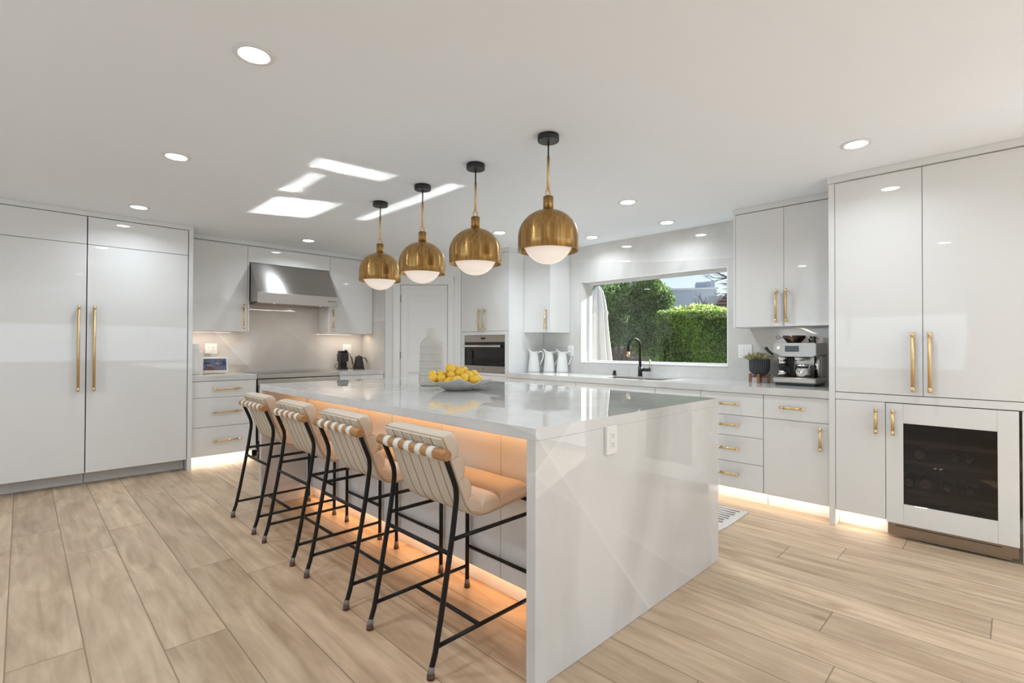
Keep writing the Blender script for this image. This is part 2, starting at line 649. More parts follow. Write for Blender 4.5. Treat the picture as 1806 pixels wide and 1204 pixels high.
    def build(s, name, mat, parent=None, origin=None):
        me = bpy.data.meshes.new(name)
        o = bpy.data.objects.new(name, me)
        COL.objects.link(o)
        L = Vector((0, 0, 0))
        if parent is not None:
            o.parent = parent
            L = root_loc(parent)
        elif origin is not None:
            L = Vector(origin)
            o.location = L
        s.bm.transform(Matrix.Translation(-L))
        s.bm.to_mesh(me)
        s.bm.free()
        me.materials.append(mat)
        return o


def root_loc(o):
    while o.parent is not None:
        o = o.parent
    return Vector(o.location)


def tag(o, label, cat, group=None, kind=None):
    if label:
        o['label'] = label
    if cat:
        o['category'] = cat
    if group:
        o['group'] = group
    if kind:
        o['kind'] = kind
    return o


def thing(name, label, cat, loc=(0, 0, 0), group=None):
    o = bpy.data.objects.new(name, None)
    COL.objects.link(o)
    o.location = loc
    o.empty_display_size = .1
    return tag(o, label, cat, group)


def struct(o, label, cat='structure'):
    o['kind'] = 'structure'
    o['label'] = label
    o['category'] = cat
    return o


def copy_tree(o, parent=None):
    c = o.copy()
    COL.objects.link(c)
    if parent is not None:
        c.parent = parent
    for ch in list(o.children):
        copy_tree(ch, c)
    return c


def text_mesh(txt, size, mat, name, parent, mtx, ext=.0006):
    cu = bpy.data.curves.new(name, 'FONT')
    cu.body = txt
    cu.size = size
    cu.extrude = ext
    cu.align_x = 'CENTER'
    cu.align_y = 'CENTER'
    tmp = bpy.data.objects.new('tmp', cu)
    COL.objects.link(tmp)
    dg = bpy.context.evaluated_depsgraph_get()
    me = bpy.data.meshes.new_from_object(tmp.evaluated_get(dg))
    bpy.data.objects.remove(tmp)
    me.name = name
    me.transform(Matrix.Translation(-root_loc(parent)) @ mtx)
    me.materials.clear()
    me.materials.append(mat)
    o = bpy.data.objects.new(name, me)
    COL.objects.link(o)
    o.parent = parent
    return o


def bar_handle(parent, axis, face, along, at, length, n=(0, 0, 1), r=.0098):
    """knurled bar pull. face: coordinate of the door face centre (Vector), along: unit dir, n: outward normal"""
    c = Vector(face)
    a = Vector(along)
    n = Vector(n)
    off = n*(.028+r)
    h = length/2
    b = B()
    b.cyl(c+off-a*(h-.02), c+off+a*(h-.02), r*.96, seg=18)
    o = b.build('handle', M['brasshandle'], parent)
    cl = min(.032, length*.16)
    for sg in (-1, 1):
        e = B()
        e.cyl(c+off+a*sg*(h-cl), c+off+a*sg*h, r*1.04, seg=18, bev=.001)
        e.cyl(c+n*.0005+a*sg*(h-cl*.6), c+off+a*sg*(h-cl*.6), r*.55, seg=10)
        e.build('end_mount', M['brasscap'], o)
    return o


# ------------------------------------------------------------------ key dimensions
ZC = 2.40
XT, XC, XW = 3.992, 4.023, 4.69
YF, YS, YU, YW = 5.697, 5.736, 6.035, 6.33
XG = 4.86      # glass line of the window
NX, NY0, NY1, NZ0, NZ1 = XW, 1.883, 3.601, 1.037, 1.983

# ------------------------------------------------------------------ floor
def make_floor():
    bm = bmesh.new()
    uvl = bm.loops.layers.uv.new('plank')
    tone = bm.faces.layers.float.new('tone')
    plen = bm.faces.layers.float.new('plen')
    W, X0, L = .2265, -.035, 1.82
    joints = {0: 4.20, 1: 2.65, 2: 3.87, 3: 2.40, 4: 3.17, 5: 2.9, 15: .98, 16: .73, 14: 1.9, 13: 1.3, 12: .60}
    rnd = random.Random(3)
    x = -3.2
    k0 = int(math.floor((-3.2-X0)/W))
    for k in range(k0, 22):
        xa = X0+W*(k-1)
        xb = xa+W
        if xb < -3.0 or xa > 4.7:
            continue
        j = joints.get(k, rnd.uniform(0, L))
        y = j - L*math.ceil((j+4.2)/L)
        while y < YW:
            ya, yb = max(y, -4.0), min(y+L, YW)
            if yb > ya+.01:
                vs = [bm.verts.new(p) for p in ((xa, ya, 0), (xb, ya, 0), (xb, yb, 0), (xa, yb, 0))]
                f = bm.faces.new(vs)
                f[tone] = rnd.random()
                f[plen] = yb-ya if True else L
                for lp, uvv in zip(f.loops, ((0, 0), (W, 0), (W, yb-ya), (0, yb-ya))):
                    lp[uvl].uv = uvv
            y += L
    me = bpy.data.meshes.new('floor')
    bm.to_mesh(me)
    bm.free()
    me.materials.append(M['floor'])
    o = bpy.data.objects.new('floor', me)
    COL.objects.link(o)
    return o


struct(make_floor(), 'wide light oak plank floor running the length of the kitchen', 'floor')
sub = B().box(-3.0, 4.72, -4.0, YW, -.12, -.004).build('floor_slab', M['satin'])
struct(sub, 'slab under the oak planks', 'floor')
struct(B().box(-3.1, XG+.04, -4.1, YW+.1, ZC, ZC+.12).build('ceiling', M['ceiling']), 'flat white ceiling with recessed lights', 'ceiling')

# walls
struct(B().box(-3.1, 5.2, YW, YW+.1, 0, ZC).build('wall_back', M['marbleback']), 'grey marble backsplash wall behind the range', 'wall')
wb = B()
wb.box(XW, XG+.04, -1.0, NY0, 0, ZC).box(XW, XG+.04, -4.1, -3.4, 0, ZC).box(XW, XG+.04, -3.4, -1.0, 2.1, ZC).box(XW, XG+.04, NY1, YW, 0, ZC)
wb.box(XW, XG+.04, NY0, NY1, 0, NZ0).box(XW, XG+.04, NY0, NY1, NZ1, ZC)
struct(wb.build('wall_right', M['marblewall']), 'pale marble clad wall around the garden window', 'wall')
# wing wall right of range counter
struct(B().box(3.337, 3.350, YS-.004, YW-.001, 0, ZC).build('wall_wing_cladding', M['marbleback']), 'marble slab on the short side wall beside the kettle', 'wall')
struct(B().box(3.351, 3.464, YS-.004, YW-.001, 0, ZC).build('wall_wing', M['paint']), 'short white return wall between range counter and pantry door', 'wall')

# diagonal pantry wall
A2 = Vector((3.456, 5.725, 0))
B2 = Vector((4.086, 5.088, 0))
ud = (B2-A2).normalized()
nd = Vector((-ud.y, ud.x, 0))
if nd.dot(Vector((-1, -1, 0))) < 0:
    nd = -nd
DX = Matrix(((ud.x, nd.x, 0, A2.x), (ud.y, nd.y, 0, A2.y), (0, 0, 1, 0), (0, 0, 0, 1)))
LW = (B2-A2).length
du0, du1 = .103, .716
pw = B(DX)
pw.box(0.0, du0-.004, -.1, 0, 0, ZC).box(du1+.004, LW-.004, -.1, 0, 0, ZC).box(du0-.004, du1+.004, -.1, 0, 2.026, ZC)
struct(pw.build('wall_pantry', M['paint']), 'white diagonal corner wall holding the pantry door', 'wall')
cs = B(DX)
cs.box(.014, du0-.006, .001, .018, 0, 2.125, .003).box(du1+.006, du1+.088, .001, .018, 0, 2.125, .003).box(.014, du1+.088, .001, .020, 2.032, 2.13, .003)
struct(cs.build('trim_1', M['trim']), 'white casing around the pantry door', 'trim')
struct(B().box(4.083, 4.20, 5.0695, 5.086, 0, ZC-.001).build('trim_7', M['gloss']), 'white filler strip between oven tower and pantry corner', 'trim')
dr = struct(thing('door_1', None, None, tuple(A2)), 'white two-panel pantry door with small bronze hinges', 'door')
db = B(DX)
db.box(du0, du1, -.045, -.012, .006, 2.022)
st = .095
for z0, z1 in ((.006, .21), (.88, 1.0), (1.885, 2.022)):
    db.box(du0+st, du1-st, -.012, -.002, z0, z1)
db.box(du0, du0+st, -.012, -.002, .006, 2.022).box(du1-st, du1, -.012, -.002, .006, 2.022)
db.build('door_leaf', M['trim'], dr)
for z in (.25, 1.06, 1.80):
    B(DX).box(du0-.012, du0+.004, -.001, .004, z, z+.09, .001).cyl((du0-.004, .006, z), (du0-.004, .006, z+.09), .005, seg=8).build('hinge', M['bronze'], dr)
kb = B(DX).cyl((du1-.06, 0, .93), (du1-.06, .03, .93), .012, seg=12).box(du1-.16, du1-.05, .03, .042, .921, .939, .003)
kb.build('door_handle', M['bronze'], dr)
tag(dr, None, None)

# rear walls with glazed openings (behind the camera)
rw = B()
rw.box(-3.1, -.4, -4.1, -4.0, 0, ZC).box(3.6, XW, -4.1, -4.0, 0, ZC).box(-.4, 3.6, -4.1, -4.0, 2.25, ZC)
struct(rw.build('wall_rear', M['paint']), 'white wall behind the viewer with wide glazed opening', 'wall')
lw = B()
lw.box(-3.1, -3.0, -4.0, .5, 0, ZC).box(-3.1, -3.0, 3.9, YW, 0, ZC).box(-3.1, -3.0, .5, 3.9, 2.25, ZC).box(-3.1, -3.0, .5, 3.9, 0, .35)
struct(lw.build('wall_left', M['paint']), 'white wall on the left with a wide window', 'wall')
for nm, ax in (('window_2', 'r'), ('window_3', 'l'), ('window_4', 'p')):
    w2 = struct(thing(nm, None, None, (0, 0, 0)), 'white framed glazing behind the viewer' if ax == 'r' else 'white framed window in the left wall' if ax == 'l' else 'white framed patio doors in the right wall behind the viewer', 'window')
    f = B()
    if ax == 'r':
        for x in (-.4, .9, 2.25, 3.54):
            f.box(x, x+.06, -4.08, -4.02, 0, 2.25)
        f.box(-.4, 3.6, -4.08, -4.02, 0, .06).box(-.4, 3.6, -4.08, -4.02, 2.19, 2.25)
    elif ax == 'p':
        for y in (-3.4, -2.23, -1.06):
            f.box(XW+.06, XW+.11, y, y+.06, 0, 2.1)
        f.box(XW+.06, XW+.11, -3.4, -1.0, 0, .05).box(XW+.06, XW+.11, -3.4, -1.0, 2.04, 2.1)
    else:
        for y in (.5, 2.17, 3.84):
            f.box(-3.08, -3.02, y, y+.06, .35, 2.25)
        f.box(-3.08, -3.02, .5, 3.9, .35, .41).box(-3.08, -3.02, .5, 3.9, 2.19, 2.25)
    f.build('window_frame', M['trim'], w2)

# ------------------------------------------------------------------ kitchen window
win = struct(thing('window_1', None, None, (XG, (NY0+NY1)/2, NZ0)), 'wide white picture window above the sink', 'window')
wf = B()
t = .028
wf.box(XG-.03, XG+.02, NY0+.001, NY1-.001, NZ1-t, NZ1-.001, .002).box(XG-.03, XG+.02, NY0+.001, NY1-.001, NZ0+.001, NZ0+t, .002)
wf.box(XG-.03, XG+.02, NY1-t, NY1-.001, NZ0+t, NZ1-t, .002).box(XG-.03, XG+.02, NY0+.001, NY0+t, NZ0+t, NZ1-t, .002)
wf.build('window_frame', M['trim'], win)
ln = B()
ln.box(XW+.001, XG-.031, NY0+.001, NY1-.001, NZ1-.010, NZ1-.001).box(XW-.004, XG-.031, NY0+.001, NY1-.001, NZ0+.001, NZ0+.010)
ln.box(XW+.001, XG-.031, NY1-.010, NY1-.001, NZ0+.011, NZ1-.011).box(XW+.001, XG-.031, NY0+.001, NY0+.010, NZ0+.011, NZ1-.011)
ln.build('window_reveal', M['trim'], win)
B().box(XG-.004, XG+.001, NY0+t, NY1-t, NZ0+t, NZ1-t).build('window_pane', M['glass'], win)

# ------------------------------------------------------------------ crown trims
struct(B().box(-3.0, 1.198, YF+.002, YF+.03, 2.356, ZC-.001).build('trim_2', M['gloss']), 'white filler strip above the refrigerator panels', 'trim')
struct(B().box(1.20, 3.335, YU+.002, YU+.03, 2.352, ZC-.001).build('trim_3', M['gloss']), 'white filler strip above the wall cabinets by the hood', 'trim')
struct(B().box(XT-.02, XT+.01, -.55, .913, 2.358, ZC-.001).build('trim_4', M['gloss']), 'white filler strip above the tall pantry cabinet', 'trim')
struct(B().box(4.33, 4.355, .914, 1.694, 2.352, ZC-.001).box(4.355, XW-.001, 1.67, 1.694, 2.352, ZC-.001).build('trim_5', M['gloss']), 'white filler strip above the cabinet over the coffee machine', 'trim')
struct(B().box(4.08, 4.11, 4.187, 5.08, 2.346, ZC-.001).box(4.11, XW-.001, 4.187, 4.205, 2.346, ZC-.001).box(4.33, 4.355, 3.76, 4.186, 2.346, ZC-.001).box(4.355, XW-.001, 3.76, 3.78, 2.346, ZC-.001).build('trim_6', M['gloss']), 'white filler strip above the tall oven cabinet', 'trim')

G = .003


def door_panel(x0, x1, y0, y1, z0, z1, parent, name='door'):
    return B().box(x0, x1, y0, y1, z0, z1, .0012, 1).build(name, M['gloss'], parent)


# ------------------------------------------------------------------ refrigerator columns
def fridge(x0, x1, hx, label):
    r = thing('built_in_refrigerator', label, 'refrigerator', ((x0+x1)/2, YF, 0), 'panelled refrigerator columns')
    B().box(x0+.004, x1-.004, YF+.021, YW-.002, .105, 2.352).build('body', M['gap'], r)
    B().box(x0, x1, YF+.13, YF+.15, .001, .10).build('toe_kick', M['kick'], r)
    d = door_panel(x0+G/2, x1-G/2, YF, YF+.02, .11, 2.104, r)
    bar_handle(d, None, (hx, YF, 1.195), (0, 0, 1), None, .745, (0, -1, 0), .0112)
    door_panel(x0+G/2, x1-G/2, YF, YF+.02, 2.108, 2.350, r, 'upper_panel')
    return r


fridge(.402, 1.155, .452, 'white gloss panelled refrigerator column right of the gap, gold bar handle on its left')
fridge(-.355, .398, .347, 'white gloss panelled refrigerator column cut by left frame edge, handle on its right')
g = B().box(-1.2, -.359, YF, YF+.02, .11, 2.35, .001, 1).box(-1.2, -.359, YF+.13, YF+.15, .001, .1)
tag(g.build('cabinet_end_panel', M['gloss'], origin=(-.8, YF, 0)), 'white gloss tall panel left of the refrigerator columns', 'panel')
tag(B().box(1.160, 1.198, YF, YW-.002, .001, 2.355, .001, 1).build('cabinet_gable', M['gloss'], origin=(1.18, YF, 0)), 'tall white gloss end panel between refrigerator and drawer cabinet', 'panel')

# ------------------------------------------------------------------ range run base cabinets
def base_body(r, x0, x1, y0, y1, z0=.105, z1=.862):
    B().box(x0, x1, y0, y1, z0, z1).build('body', M['satin'], r)


r = thing('drawer_cabinet', 'white three-drawer base cabinet between the refrigerator and the range', 'cabinet', (1.5, YS, 0))
base_body(r, 1.203, 1.800, YS+.021, YW-.003)
B().box(1.203, 1.800, YS+.13, YS+.15, .001, .104).build('toe_kick', M['kick'], r)
for z0, z1 in ((.697, .860), (.401, .693), (.108, .397)):
    d = door_panel(1.204, 1.799, YS, YS+.02, z0, z1, r, 'drawer')
    zc = z1-.075 if z0 > .6 else (z0+z1)/2
    bar_handle(d, None, (1.515, YS, {.697: .781, .401: .548, .108: .257}[z0]), (1, 0, 0), None, .27, (0, -1, 0))
tag(B().box(1.200, 1.806, YS-.004, YW-.002, .8645, .918, .0015, 1).build('countertop', M['marble'], origin=(1.5, YS, .864)), 'short marble worktop beside the refrigerator, under the smart display', 'countertop')

r = thing('drawer_cabinet', 'white base cabinet with top drawers right of the range, below the kettle', 'cabinet', (3.0, YS, 0))
base_body(r, 2.735, 3.330, YS+.021, YW-.003)
B().box(2.735, 3.330, YS+.13, YS+.15, .001, .104).build('toe_kick', M['kick'], r)
for x0, x1 in ((2.737, 3.008), (3.011, 3.329)):
    d = door_panel(x0, x1, YS, YS+.02, .701, .860, r, 'drawer')
    bar_handle(d, None, ((x0+x1)/2, YS, .78), (1, 0, 0), None, .16, (0, -1, 0))
    d = door_panel(x0, x1, YS, YS+.02, .108, .697, r, 'door')
    bar_handle(d, None, (x1-.05 if x0 < 3 else x0+.05, YS, .60), (0, 0, 1), None, .16, (0, -1, 0))
tag(B().box(2.732, 3.333, YS-.004, YW-.002, .8645, .918, .0015, 1).build('countertop', M['marble'], origin=(3.0, YS, .864)), 'marble worktop right of the range, under grinder and kettle', 'countertop')

# range
r = thing('range', 'stainless steel range under the hood, mostly hidden by the island', 'stove', (2.27, YS, 0))
B().box(1.812, 2.726, YS+.0, YW-.03, .10, .866).build('body', M['black'], r)
B().box(1.810, 2.728, YS-.010, YW-.008, .868, .916, .003).build('cooktop_frame', M['steelh'], r)
B().box(1.83, 2.71, YS+.04, YW-.05, .9165, .9185, .001).build('cooktop_glass', M['blackglass'], r)
B().box(1.812, 2.726, YS-.012, YS-.001, .79, .858, .003).build('control_panel', M['steelh'], r)
d = B().box(1.814, 2.724, YS-.032, YS-.001, .20, .785, .004).build('oven_door', M['steelh'], r)
B().cyl((1.88, YS-.075, .745), (2.66, YS-.075, .745), .012).cyl((1.92, YS-.075, .745), (1.92, YS-.03, .745), .008).cyl((2.62, YS-.075, .745), (2.62, YS-.03, .745), .008).build('handle', M['steelh'], d)
B().box(1.95, 2.59, YS-.035, YS-.0325, .34, .66, .001).build('oven_window', M['blackglass'], d)
for x in (1.84, 2.70):
    B().cyl((x, YS+.03, .001), (x, YS+.03, .10), .018, seg=12).build('leg', M['black'], r)
    B().cyl((x, YW-.1, .001), (x, YW-.1, .10), .018, seg=12).build('leg', M['black'], r)

# wall cabinets by the hood
def wall_cab_y(x0, x1, z0, label, doors, face=YU, z1=2.346, gx=None):
    r = thing('wall_cabinet', label, 'cabinet', ((x0+x1)/2, face, z0))
    B().box(x0, x1, face+.021, YW-.002, z0, z1+.004).build('body', M['satin'], r)
    for a, b, hx in doors:
        d = door_panel(a, b, face, face+.02, z0, z1-.008, r)
        if hx is not None:
            bar_handle(d, None, (hx, face, 1.545), (0, 0, 1), None, .27, (0, -1, 0))
    return r


wall_cab_y(1.202, 1.812, 1.382, 'white gloss wall cabinet left of the range hood, handle on its right', [(1.204, 1.791, 1.747)])
wall_cab_y(1.815, 2.728, 2.162, 'low white gloss cabinet panel directly above the range hood', [(1.795, 2.744, None)])
wall_cab_y(2.731, 3.334, 1.382, 'white gloss wall cabinet right of the range hood, above the kettle', [(2.748, 3.333, 2.776)])
tag(B().box(1.795, 1.812, YU, YU+.02, 1.382, 2.158, .001, 1).build('filler_strip', M['gloss'], origin=(1.80, YU, 1.382)), 'narrow white strip between left wall cabinet and hood', 'panel')
tag(B().box(2.731, 2.745, YU, YU+.02, 1.382, 2.158, .001, 1).build('filler_strip', M['gloss'], origin=(2.74, YU, 1.382)), 'narrow white strip between hood and right wall cabinet', 'panel')

# hood
r = thing('range_hood', 'brushed stainless steel slanted range hood above the range', 'range hood', (2.27, 5.78, 1.69))
hx0, hx1 = 1.818, 2.726
hy, hz = 5.79, 1.812
B().prism([(YW-.004, 2.156), (YU-.002, 2.156), (hy+.001, hz), (hy+.001, 1.705), (YW-.004, 1.735)], 'X', hx0, hx1, bev=.0015).build('body', M['steel'], r)
B().box(hx0-.001, hx1+.001, hy-.012, hy, 1.692, hz, .003).build('front_lip', M['steelh'], r)
B().box(hx0+.05, hx1-.05, hy+.06, YW-.08, 1.700, 1.703).build('filter_panel', M['bronze'], r)
for x in (2.02, 2.55):
    B().cyl((x, hy+.045, 1.698), (x, hy+.045, 1.7045), .03, seg=20).build('lamp', M['white_led'], r)
for x in (2.21, 2.25, 2.29, 2.33):
    B().cyl((x, hy+.02, 1.693), (x, hy+.02, 1.7035), .010, seg=12).build('knob', M['black'], r)
text_mesh('benoca', .034, M['black'], 'lettering', r, Matrix.Translation((2.655, hy-.0125, 1.758)) @ Matrix.Rotation(PI/2, 4, 'X'))
lamp('hood_lamp_light', 'AREA', (2.27, hy+.06, 1.685), 1.0, (1, .85, .7), (0, .1, -1), .7, .05, parent=None)

# ------------------------------------------------------------------ window run
def yrun_cab(name, label, y0, y1, segs, zt=.862, front=XC, back=XW-.003, cat='cabinet'):
    r = thing(name, label, cat, (front, (y0+y1)/2, 0))
    B().box(front+.021, back, y0+.001, y1-.001, .105, zt).build('body', M['satin'], r)
    B().box(front+.10, front+.12, y0+.001, y1-.001, .001, .104).build('toe_kick', M['kick'], r)
    for nm, a, b, z0, z1, hd in segs:
        d = door_panel(front, front+.02, a+G/2, b-G/2, z0, z1, r, nm)
        if hd:
            kind, hy_, hz_, hl = hd
            bar_handle(d, None, (front, hy_, hz_), (0, 1, 0) if kind == 'h' else (0, 0, 1), None, hl, (-1, 0, 0))
    return r


yrun_cab('base_cabinet', 'white base cabinet below the coffee machine, one drawer over one door', .914, 1.350,
         [('drawer', .914, 1.350, .687, .860, ('h', 1.146, .778, .165)), ('door', .914, 1.350, .112, .683, ('v', .965, .576, .165))])
yrun_cab('drawer_cabinet', 'white four-drawer base cabinet beside the island end, right of the sink', 1.352, 1.840,
         [('drawer', 1.352, 1.840, .687, .860, ('h', 1.605, .775, .165)), ('drawer', 1.352, 1.840, .524, .683, ('h', 1.605, .61, .165)),
          ('drawer', 1.352, 1.840, .318, .520, ('h', 1.605, .425, .165)), ('drawer', 1.352, 1.840, .112, .314, ('h', 1.605, .225, .165))])
yrun_cab('base_cabinet', 'white base cabinet directly right of the sink cabinet, behind the island', 1.842, 2.260, [('panel', 1.842, 2.26, .112, .860, None)])
yrun_cab('sink_cabinet', 'white cabinet front below the sink, behind the island', 2.262, 3.152,
         [('panel', 2.262, 3.152, .701, .860, None), ('door', 2.262, 2.706, .112, .697, ('v', 2.65, .6, .165)), ('door', 2.709, 3.152, .112, .697, ('v', 2.76, .6, .165))], zt=.62)
yrun_cab('dishwasher_panel', 'white panelled appliance front left of the sink cabinet', 3.154, 3.727, [('panel', 3.154, 3.727, .112, .860, ('h', 3.44, .80, .27))], cat='dishwasher')
yrun_cab('base_cabinet', 'white base cabinet below the three white pitchers', 3.729, 4.182, [('drawer', 3.729, 4.182, .687, .860, ('h', 3.96, .775, .165)), ('door', 3.729, 4.182, .112, .683, ('v', 3.78, .576, .165))])

# worktop with sink cut-out
sy0, sy1, sx0, sx1 = 2.27, 2.98, 4.13, 4.50
ct = B()
z0, z1 = .8645, .918
ct.box(XC-.012, XW-.001, .914, sy0, z0, z1).box(XC-.012, XW-.001, sy1, 4.183, z0, z1)
ct.box(XC-.012, sx0, sy0, sy1, z0, z1).box(sx1, XW-.001, sy0, sy1, z0, z1)
tag(ct.build('countertop', M['marble'], origin=(4.35, 2.5, z0)), 'long marble worktop running under the window with the sink cut in', 'countertop')
r = thing('kitchen_sink', 'undermount steel double sink in the worktop below the window', 'sink', ((sx0+sx1)/2, (sy0+sy1)/2, .70))
sb = B()
for a, b in ((sy0+.004, 2.600), (2.622, sy1-.004)):
    sb.box(sx0+.004, sx1-.004, a, b, .698, .702)
    sb.box(sx0+.004, sx0+.007, a, b, .702, .905).box(sx1-.007, sx1-.004, a, b, .702, .905).box(sx0+.007, sx1-.007, a, a+.003, .702, .905).box(sx0+.007, sx1-.007, b-.003, b, .702, .905)
sb.box(sx0+.004, sx1-.004, 2.600, 2.622, .88, .905)
sb.build('basin', M['sinksteel'], r)
for y in (2.42, 2.80):
    B().cyl((4.315, y, .7025), (4.315, y, .706), .045, seg=24).cyl((4.315, y, .706), (4.315, y, .709), .025, seg=16).build('drain', M['chrome'], r)

# faucet
fx, fy = 4.60, 2.755
r = thing('kitchen_faucet', 'tall black arched faucet with brass spray head at the sink', 'faucet', (fx, fy, .919))
b = B()
b.cyl((fx, fy, .919), (fx, fy, .926), .028, bev=.002).cyl((fx, fy, .926), (fx, fy, 1.02), .022, bev=.002)
b.build('base', M['black'], r)
pts = [(fx, fy, 1.02), (fx, fy, 1.10), (fx, fy, 1.19)]
dirx, diry = -.96, .26
for k in range(0, 13):
    a = PI*k/12
    rr = .082
    pts.append((fx+dirx*(rr-rr*math.cos(a)), fy+diry*(rr-rr*math.cos(a)), 1.225+rr*math.sin(a)))
ex, ey, ez = pts[-1]
pts.append((ex, ey, 1.175))
B().tube(pts, .0135, 14, smooth=1).build('spout', M['blackmetal'], r)
B().cyl((ex, ey, 1.175), (ex, ey, 1.118), .016, seg=18, bev=.001).build('spray_head', M['brasscap'], r)
hv = Vector((.3, -.954, 0))
p0 = Vector((fx, fy, .985))
B().cyl(p0+hv*.02, p0+hv*.105, .017, seg=16, bev=.001).build('valve', M['black'], r)
B().cyl(p0+hv*.095+Vector((0, 0, .01)), p0+hv*.103+Vector((0, 0, .105)), .0055, seg=10).build('lever', M['brasscap'], r)
tag(B().cyl((4.585, 3.06, .919), (4.585, 3.06, .926), .024, bev=.001).cyl((4.585, 3.06, .926), (4.585, 3.06, .968), .017, bev=.002).build('soap_dispenser', M['black'], origin=(4.585, 3.06, .919)), 'short black cylinder cap on the worktop left of the faucet', 'dispenser')

# ------------------------------------------------------------------ oven tower
r = thing('tall_oven_cabinet', 'tall white gloss cabinet housing the built-in oven', 'cabinet', (4.08, 4.63, 0))
ox, oy0, oy1 = 4.08, 4.187, 5.068
B().box(ox, XW-.003, oy0, oy0+.020, .001, 2.344, .001, 1).build('side_panel', M['gloss'], r)
bb = B().box(ox+.022, XW-.003, oy0+.021, oy1, .105, .895).box(ox+.022, XW-.003, oy0+.021, oy1, 1.372, 2.342)
bb.box(XW-.03, XW-.003, oy0+.021, oy1, .895, 1.372).box(ox+.022, XW-.03, 5.03, oy1, .895, 1.372)
bb.build('body', M['satin'], r)
B().box(ox+.10, ox+.12, oy0+.021, oy1, .001, .104).build('toe_kick', M['kick'], r)
mid = 4.648
for a, b, hyy in ((oy0+.022, mid-G/2, 4.600), (mid+G/2, oy1, 4.696)):
    d = door_panel(ox, ox+.02, a, b, 1.412, 2.342, r)
    bar_handle(d, None, (ox, hyy, 1.555), (0, 0, 1), None, .27, (-1, 0, 0))
B().box(ox, ox+.02, 4.212, 4.256, .868, 1.408, .001, 1).box(ox, ox+.02, 5.008, oy1, .868, 1.408, .001, 1).box(ox, ox+.02, 4.257, 5.007, 1.364, 1.408, .001, 1).box(ox, ox+.02, 4.257, 5.007, .868, .900, .001, 1).build('oven_surround', M['gloss'], r)
for a, b in ((oy0+.022, mid-G/2), (mid+G/2, oy1)):
    door_panel(ox, ox+.02, a, b, .112, .864, r)
r = thing('built_in_oven', 'small built-in wall oven with black glass door and steel trim', 'oven', (ox, 4.63, .9))
B().box(ox+.012, XW-.04, 4.262, 5.002, .905, 1.360).build('body', M['black'], r)
B().box(ox-.006, ox+.011, 4.260, 5.004, 1.277, 1.361, .002).build('control_panel', M['steelh'], r)
B().box(ox-.0075, ox-.0062, 4.60, 4.68, 1.312, 1.334).build('display', M['lcd'], r)
d = B().box(ox-.004, ox+.011, 4.260, 5.004, .985, 1.274, .002).build('door', M['blackglass'], r)
B().box(ox-.006, ox+.011, 4.260, 5.004, .904, .983, .002).build('lower_trim', M['steelh'], r)
B().box(ox-.040, ox-.028, 4.30, 5.000, 1.216, 1.240, .003).box(ox-.028, ox-.004, 4.32, 4.34, 1.220, 1.236).box(ox-.028, ox-.004, 4.96, 4.98, 1.220, 1.236).build('handle', M['chrome'], d)
text_mesh('WOLF', .018, M['black'], 'lettering', r, Matrix.Translation((ox-.0065, 4.63, .944)) @ Matrix.Rotation(-PI/2, 4, 'Z') @ Matrix.Rotation(PI/2, 4, 'X'))

# wall cabinets on the window wall
r = thing('wall_cabinet', 'narrow white gloss wall cabinet between oven tower and window', 'cabinet', (4.33, 3.97, 1.39))
B().box(4.351, XW-.003, 3.783, 4.185, 1.392, 2.342).build('body', M['satin'], r)
B().box(4.330, XW-.003, 3.763, 3.782, 1.390, 2.344, .001, 1).build('side_panel', M['gloss'], r)
d = door_panel(4.33, 4.35, 3.784, 4.184, 1.392, 2.342, r)
bar_handle(d, None, (4.33, 3.818, 1.545), (0, 0, 1), None, .25, (-1, 0, 0))
r = thing('wall_cabinet', 'white gloss double-door wall cabinet above the coffee machine', 'cabinet', (4.33, 1.3, 1.39))
B().box(4.351, XW-.003, .916, 1.672, 1.392, 2.348).build('body', M['satin'], r)
B().box(4.330, XW-.003, 1.675, 1.694, 1.388, 2.350, .001, 1).build('side_panel', M['gloss'], r)
for a, b, hyy in ((1.2995, 1.673, 1.349), (.916, 1.2965, 1.274)):
    d = door_panel(4.33, 4.35, a, b, 1.392, 2.346, r)
    bar_handle(d, None, (4.33, hyy, 1.555), (0, 0, 1), None, .27, (-1, 0, 0))

# ------------------------------------------------------------------ tall pantry + wine cooler
r = thing('pantry_cabinet', 'tall white gloss double-door pantry cabinet at the right edge', 'cabinet', (XT, .4, 0))
B().box(XT, XW-.003, .875, .911, .001, 2.356, .001, 1).build('side_panel', M['gloss'], r)
B().box(XT+.022, XW-.003, -.52, .873, .925, 2.352).build('body', M['gap'], r)
B().box(XT, XT+.02, -.52, .873, .8705, .9165, .001, 1).build('rail', M['gloss'], r)
for a, b, hyy in ((.4065, .872, .451), (-.060, .4035, .369)):
    d = door_panel(XT, XT+.02, a, b, .921, 2.354, r)
    bar_handle(d, None, (XT, hyy, 1.132), (0, 0, 1), None, .372, (-1, 0, 0), .0110)
door_panel(XT, XT+.02, -.52, -.063, .921, 2.354, r)
B().box(XT+.022, XW-.003, .598, .873, .105, .868).build('lower_body', M['satin'], r)
d = door_panel(XT, XT+.02, .5965, .872, .112, .867, r)
bar_handle(d, None, (XT, .642, .746), (0, 0, 1), None, .165, (-1, 0, 0))
B().box(XT+.10, XT+.12, .598, .873, .001, .104).build('toe_kick', M['kick'], r)
B().box(XT+.004, XT+.024, -.6, -.025, .105, .868, .001, 1).box(XT+.024, XW-.003, -.044, -.025, .105, .868).build('lower_panel', M['gloss'], r)
B().box(XT+.06, XT+.08, -.6, -.025, .001, .10).build('toe_kick', M['kick'], r)

